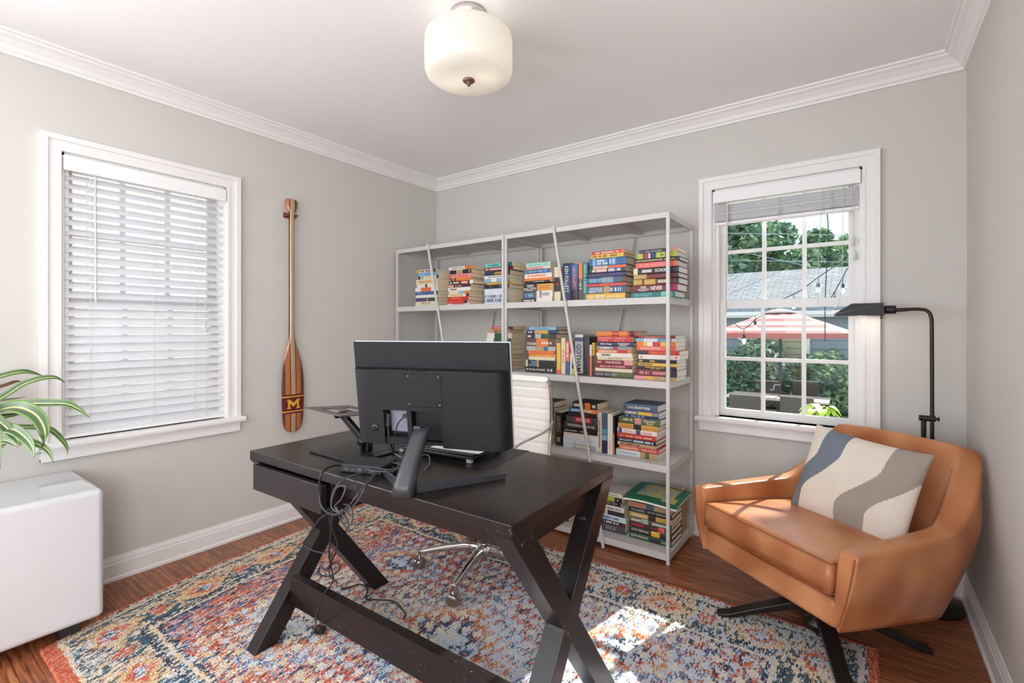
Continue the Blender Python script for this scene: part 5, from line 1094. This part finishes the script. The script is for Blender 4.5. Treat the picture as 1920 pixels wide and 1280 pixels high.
p = at_d(1395, 600, 25); tree('dark leafy tree behind the left end of the garage roof', (p.x, p.y, GZ), 8.0, clump(3.0, 8.0, 16, 1), 420, .20, (0, 1, 1, 0, 2), 1)
p = at_d(1475, 600, 27); tree('tall rounded tree behind the middle of the garage roof', (p.x, p.y, GZ), 7.6, clump(2.7, 7.6, 15, 2), 420, .20, (0, 1, 0, 2), 2)
p = at_d(1560, 600, 28); tree('pale airy tree behind the right end of the garage roof', (p.x, p.y, GZ), 7.4, clump(2.4, 7.2, 12, 8, .42), 260, .20, (0, 2, 2, 1), 3)
p = at_d(1330, 600, 26); tree('leafy tree at the far left behind the garage', (p.x, p.y, GZ), 8.0, clump(3.0, 8.0, 12, 4), 300, .22, (0, 1, 1), 4)
# unseen tree added right of the window to keep sun off its right half
tree('unseen tree added to block sun at the back window', (1.9, 7.6, GZ), 6.9, [((-.72+.55*i-.05*j, -.25+.25*j, 4.65+.42*k), (.42, .42, .36)) for i in range(4) for j in range(2) for k in range(5)], 330, .11, (0, 1, 2), 9)
# garage
ga = thing('garage', 'blue grey clapboard garage with a shingled roof across the yard', 'building', (-1.5, 14.9, GZ))
SID = mat('blue_grey_siding', (128, 140, 148), .7, var=.05)
b = MB(); k = 0; z = 0
while z < 2.60: b.add([(-9, 0, z), (7, 0, z), (7, -.035, z), (-9, -.035, z), (-9, -.005, z+.23), (7, -.005, z+.23)], [(0, 3, 2, 1), (3, 4, 5, 2)][0:2]); z += .23
b.box(-9, 7, 0, 6, 0, 2.62); b.build('wall', SID, ga)
def shingles():
    m = bpy.data.materials.new('roof_shingles'); m.use_nodes = True; t = m.node_tree; bs = t.nodes['Principled BSDF']; tc = t.nodes.new('ShaderNodeTexCoord'); br = t.nodes.new('ShaderNodeTexBrick')
    br.inputs['Scale'].default_value = 1; br.inputs['Brick Width'].default_value = .32; br.inputs['Row Height'].default_value = .14; br.inputs['Mortar Size'].default_value = .012
    br.inputs['Color1'].default_value = lin((118, 121, 124))+(1,); br.inputs['Color2'].default_value = lin((142, 145, 147))+(1,); br.inputs['Mortar'].default_value = lin((78, 80, 84))+(1,)
    t.links.new(tc.outputs['Object'], br.inputs['Vector']); t.links.new(br.outputs['Color'], bs.inputs['Base Color']); bs.inputs['Roughness'].default_value = .9; return m
b = MB(); b.add([(-9.3, -.35, 2.52), (7.3, -.35, 2.52), (7.3, 3.0, 4.03), (-9.3, 3.0, 4.03), (7.3, 6.4, 2.52), (-9.3, 6.4, 2.52)], [(0, 1, 2, 3), (3, 2, 4, 5)]); o = b.build('roof', shingles(), ga); md = o.modifiers.new('s', 'SOLIDIFY'); md.thickness = .05
MB().box(-9.3, 7.3, -.38, -.34, 2.44, 2.60).box(-9.3, 7.3, -.46, -.36, 2.50, 2.60).build('gutter', mat('gutter_white', (214, 218, 218), .5), ga)
def px(u): return at_y(u, 600, 14.9).x+1.5
gx0, gx1 = px(1411), px(1519)
w_ = MB(); w_.box(gx0, gx0+.16, -.08, 0, .5, 2.12).box(gx1-.16, gx1, -.08, 0, .5, 2.12).box(gx0, gx1, -.08, 0, 2.0, 2.16).build('window_frame', mat('garage_white', (214, 218, 216), .5), ga)
b = MB(); z = .6
while z < 2.0: b.box(gx0+.16, gx1-.16, -.05, -.02, z, z+.155); z += .17
b.build('shutter_panel', mat('tan_board', (164, 160, 128), .7), ga)
fb = thing('flower_box', 'pale wooden flower box with yellow flowers under the garage window', 'planter', (px(1497)-1.5, 14.7, GZ+.55))
MB().box(-.5, .5, -.1, .1, .0, .36).build('box', mat('planter_pale', (196, 198, 186), .7), fb); b = MB(); foliage(b, (0, -.05, .55), (.6, .18, .22), 500, .06, (0, 2, 4, 4)); b.build('flowers', FOL, fb)
# patio umbrella, table and chairs
p = at_d(1463, 700, 10.5); UX, UY = p.x, p.y
um = thing('patio_umbrella', 'faded pink and white striped patio umbrella over the garden table', 'umbrella', (UX, UY, GZ))
UR, ZE, ZT = 1.40, 2.05, 2.52
uc = [mat('canvas_pink', (158, 92, 88), .85, var=.08), mat('canvas_white', (196, 178, 172), .85, var=.06)]
b = MB(); N_ = 8; rings = [(.18, ZT-.02, 0), (.45, ZT-.10, 0), (.62, ZT-.165, 1), (.80, ZT-.235, 0), (.98, ZT-.305, 1), (1.12, ZT-.36, 0), (1.27, ZT-.42, 1), (UR, ZE, 0)]
for (r0, z0, m0), (r1, z1, m1) in zip(rings[:-1], rings[1:]):
    for k in range(N_):
        a0, a1 = 2*PI*k/N_+.2, 2*PI*(k+1)/N_+.2; b.add([(r0*math.cos(a0), r0*math.sin(a0), z0), (r0*math.cos(a1), r0*math.sin(a1), z0), (r1*math.cos(a1), r1*math.sin(a1), z1), (r1*math.cos(a0), r1*math.sin(a0), z1)], [(0, 1, 2, 3)], m1)
for k in range(N_):
    a0, a1 = 2*PI*k/N_+.2, 2*PI*(k+1)/N_+.2; b.add([(UR*math.cos(a0), UR*math.sin(a0), ZE), (UR*math.cos(a1), UR*math.sin(a1), ZE), (UR*math.cos(a1), UR*math.sin(a1), ZE-.10), (UR*math.cos(a0), UR*math.sin(a0), ZE-.10)], [(0, 1, 2, 3)], 0)
b.lathe([(0, ZT+.06), (.2, ZT+.02), (.34, ZT-.04)][::-1], 8, 1); o = b.build('canopy', uc, um, fix=True); md = o.modifiers.new('s', 'SOLIDIFY'); md.thickness = .004
DKM = mat('outdoor_dark_metal', (58, 56, 56), .5, .3)
MB().tube([(0, 0, .0), (0, 0, ZT)], .026, 10).build('pole', DKM, um)
b = MB()
for k in range(N_): a0 = 2*PI*k/N_+.2; b.tube([(0, 0, ZT-.05), (UR*.98*math.cos(a0), UR*.98*math.sin(a0), ZE-.02)], .008, 4)
b.build('ribs', DKM, um)
b = MB(); b.tube([(0, -.03, .92), (-.10, -.05, .92), (-.13, -.05, .80), (-.19, -.05, .80)], .012, 6); b.build('crank_handle', mat('crank_silver', (190, 192, 196), .3, .7), um)
MB().lathe([(0, 0), (.26, 0), (.26, .05), (.05, .1), (0, .1)], 24).build('base', DKM, um)
tb = thing('garden_table', 'long pale slatted garden table under the striped umbrella', 'table', (UX-.05, UY, GZ))
b = MB()
for k in range(6):
    y = -.45+k*.15; b.box(-.95, .95, y, y+.135, .62, .66)
b.build('tabletop', mat('table_pale', (196, 182, 168), .6, var=.08), tb)
for x in (-.85, .85):
    for y in (-.38, .38): MB().box(x-.03, x+.03, y-.03, y+.03, .02, .62).build('leg', DKM, tb)
WK = mat('wicker_dark', (82, 76, 72), .8, var=.35, scale=60, stretch=(1, 1, 3))
def gchair(x, y, rz, label):
    root = thing('garden_chair', label, 'chair', (x, y, GZ), rz, 'wicker chairs around the garden table')
    MB().box(-.27, .27, -.27, .25, .36, .42).build('seat', WK, root, bevel=.01)
    M = T(0, .25, .42) @ RX(math.radians(-10)); MB().box(-.28, .28, -.02, .02, .0, .44, M=M).build('backrest', WK, root, bevel=.01)
    MB().box(-.285, .285, -.024, .024, .425, .455, M=M).build('top_rail', mat('rail_grey', (150, 146, 142), .5), root)
    for sx in (-1, 1):
        MB().tube([(sx*.27, .25, .62), (sx*.28, -.2, .62), (sx*.27, -.25, .02)], .018, 6).build('arm', WK, root)
        MB().tube([(sx*.25, .25, .42), (sx*.26, .3, .02)], .018, 6).build('leg', WK, root)
for u, D, rz, lb in ((1436, 11.6, 0, 'dark wicker garden chair on the far side of the table, left of the pole'), (1508, 11.5, 0, 'dark wicker garden chair on the far side of the table, right of the pole'),
                     (1402, 9.7, PI, 'dark wicker garden chair on the near side of the table, left of the pole'), (1497, 9.4, PI, 'dark wicker garden chair on the near side of the table, right of the pole')):
    p = at_d(u, 700, D); gchair(p.x, p.y, rz+(0 if D > 10.5 else 0), lb)
# shrubs along the garage
for k, (u, D, w_, h, mixx, lab) in enumerate(((1385, 12.4, .75, 1.75, (0, 1, 1, 1), 'dark green hydrangea bush at the left by the garage'), (1425, 12.9, .55, 2.05, (0, 1, 2, 3), 'hydrangea with white blossoms left of the umbrella pole'), (1448, 12.8, .5, 1.8, (0, 1, 1, 3), 'dark bush with small white blossoms behind the umbrella pole'),
    (1485, 12.9, .5, 1.35, (0, 1, 2), 'green bush below the garage window'), (1533, 12.3, .62, 1.62, (0, 1, 2), 'leafy green bush right of the garage window'), (1573, 11.6, .75, 1.55, (0, 2, 1, 0), 'broad green bush at the right edge of the window view'))):
    p = at_d(u, 700, D); root = thing('bush', lab, 'bush', (p.x, p.y, GZ)); r = random.Random(50+k)
    b = MB(); b.tube([(0, 0, 0), (0, 0, h*.6)], .03, 6); b.build('stem', BARK, root); b = MB()
    for q in range(9):
        a = r.uniform(0, 2*PI); foliage(b, (math.cos(a)*w_*.45, math.sin(a)*w_*.35, h*(.2+.08*q)), (w_*.55, w_*.45, h*.16), 150, .085, mixx, r)
    b.build('leaves', FOL, root)
# bright hosta close to the house
p = at_d(1540, 770, 7.2); root = thing('hosta_plant', 'bright lime green broad leaved plant just outside the back window', 'plant', (p.x, p.y, GZ)); hb_ = mat('hosta_lime', (166, 196, 60), .5, var=.2, scale=10)
for k in range(16):
    a = k*2.4; R_ = .22+.16*((k*7) % 5)/5; z = .82+.10*((k*3) % 4)/4; b = MB(); c_, s_ = math.cos(a), math.sin(a); rows = []
    for i in range(7):
        t_ = i/6; rr = R_*t_; zz_ = z+.12*math.sin(PI*t_*.8)-.10*t_*t_; w_ = .075*math.sin(PI*(t_*.9+.06)); rows.append([(c_*rr-s_*w_, s_*rr+c_*w_, zz_+.015), (c_*rr, s_*rr, zz_), (c_*rr+s_*w_, s_*rr-c_*w_, zz_+.015)])
    vs = [q for r_ in rows for q in r_]; b.add(vs, [(i*3+j, i*3+j+1, (i+1)*3+j+1, (i+1)*3+j) for i in range(6) for j in range(2)], 0, True); b.tube([(0, 0, 0), (c_*.05, s_*.05, .5), (0, 0, z)], .006, 4, 0); b.build('leaf', hb_, root)
# string lights and wires
WR = mat('wire_black', (30, 30, 32), .6)
def string(label, pts, drops, D):
    root = thing('string_light', label, 'light', (0, 0, 0), 0, 'string lights across the patio'); MB().tube(crom([q if isinstance(q, Vector) else at_d(q[0], q[1], D) for q in pts], 6), .008, 5).build('cord', WR, root)
    for u, v in drops:
        p = at_d(u, v, D); MB().tube([p, p+Vector((0, 0, -.09))], .006, 5).lathe([(0, -.09), (.024, -.10), (.024, -.16), (0, -.165)], 10, c=(0, 0), M=Matrix.Translation(p)).build('bulb_socket', WR, root)
        MB().lathe([(.018, -.165), (.034, -.20), (.036, -.23), (.022, -.265), (0, -.27)], 12, M=Matrix.Translation(p)).build('bulb', glass_b, root)
glass_b = mat('bulb_glass', (236, 232, 222), .1, var=.02)
string('black string light slanting over the garage roof, the longer one', [(1440, 580), (1470, 560), (1500, 545), (1535, 519), (1588, 484), (1640, 452), Vector((1.2, YB+WT, 2.3))], [(1488, 550), (1534, 520)], 8.2)
string('short steep black string light at the right of the upper panes', [(1540, 575), (1558, 558), (1580, 520), (1592, 500), (1640, 440), Vector((1.6, YB+WT, 2.3))], [(1580, 521), (1565, 545)], 8.0)
string('black string light sagging in front of the striped umbrella', [(1376, 606), (1395, 616), (1420, 596), (1440, 588)], [(1395, 617), (1416, 592)], 8.6)
cb_ = thing('overhead_wire', 'black wire hanging down in front of the right upper panes', 'wire'); MB().tube(crom([Vector((.35, YB+WT, 2.4)), at_d(1556, 330, 5.3), at_d(1553, 430, 5.5), at_d(1550, 500, 5.5), at_d(1547, 575, 5.5), at_d(1547, 640, 5.5)], 6), .006, 5).build('cord', WR, cb_)
cb_ = thing('overhead_wire', 'thin pale utility wires crossing before the trees', 'wire'); b = MB()
for (u0, v0), (u1, v1) in (((1355, 436), (1600, 442)), ((1355, 487), (1600, 492)), ((1440, 470), (1600, 530))): b.tube([at_d(u0-60, v0, 17), at_d(u1+60, v1, 17)], .012, 4)
b.build('cord', mat('wire_pale', (170, 180, 186), .6), cb_)
# neighbouring house wall seen through the left blind
nb = thing('neighbour_house', 'sunlit pale brick house wall seen through the left window blind', 'building', (-6.4, 0, GZ))
def brick():
    m = bpy.data.materials.new('pale_brick'); m.use_nodes = True; t = m.node_tree; bs = t.nodes['Principled BSDF']; tc = t.nodes.new('ShaderNodeTexCoord'); mp = t.nodes.new('ShaderNodeMapping'); mp.inputs['Rotation'].default_value = (PI/2, 0, PI/2); br = t.nodes.new('ShaderNodeTexBrick')
    br.inputs['Scale'].default_value = 1; br.inputs['Brick Width'].default_value = .22; br.inputs['Row Height'].default_value = .075; br.inputs['Mortar Size'].default_value = .008
    br.inputs['Color1'].default_value = lin((244, 226, 218))+(1,); br.inputs['Color2'].default_value = lin((250, 240, 234))+(1,); br.inputs['Mortar'].default_value = lin((250, 248, 246))+(1,)
    sx = t.nodes.new('ShaderNodeSeparateXYZ'); cx = t.nodes.new('ShaderNodeCombineXYZ'); t.links.new(tc.outputs['Object'], sx.inputs[0]); t.links.new(sx.outputs['Y'], cx.inputs['X']); t.links.new(sx.outputs['Z'], cx.inputs['Y']); t.links.new(cx.outputs[0], br.inputs['Vector'])
    t.links.new(br.outputs['Color'], bs.inputs['Base Color']); bs.inputs['Roughness'].default_value = .9; t.nodes.remove(mp); return m
MB().box(-3, 0, -6, 9, 0, 3.6).build('wall', brick(), nb)
MB().box(-3.2, .3, -6.2, 9.2, 3.6, 3.75).build('eave', mat('garage_white', (214, 218, 216)), nb)
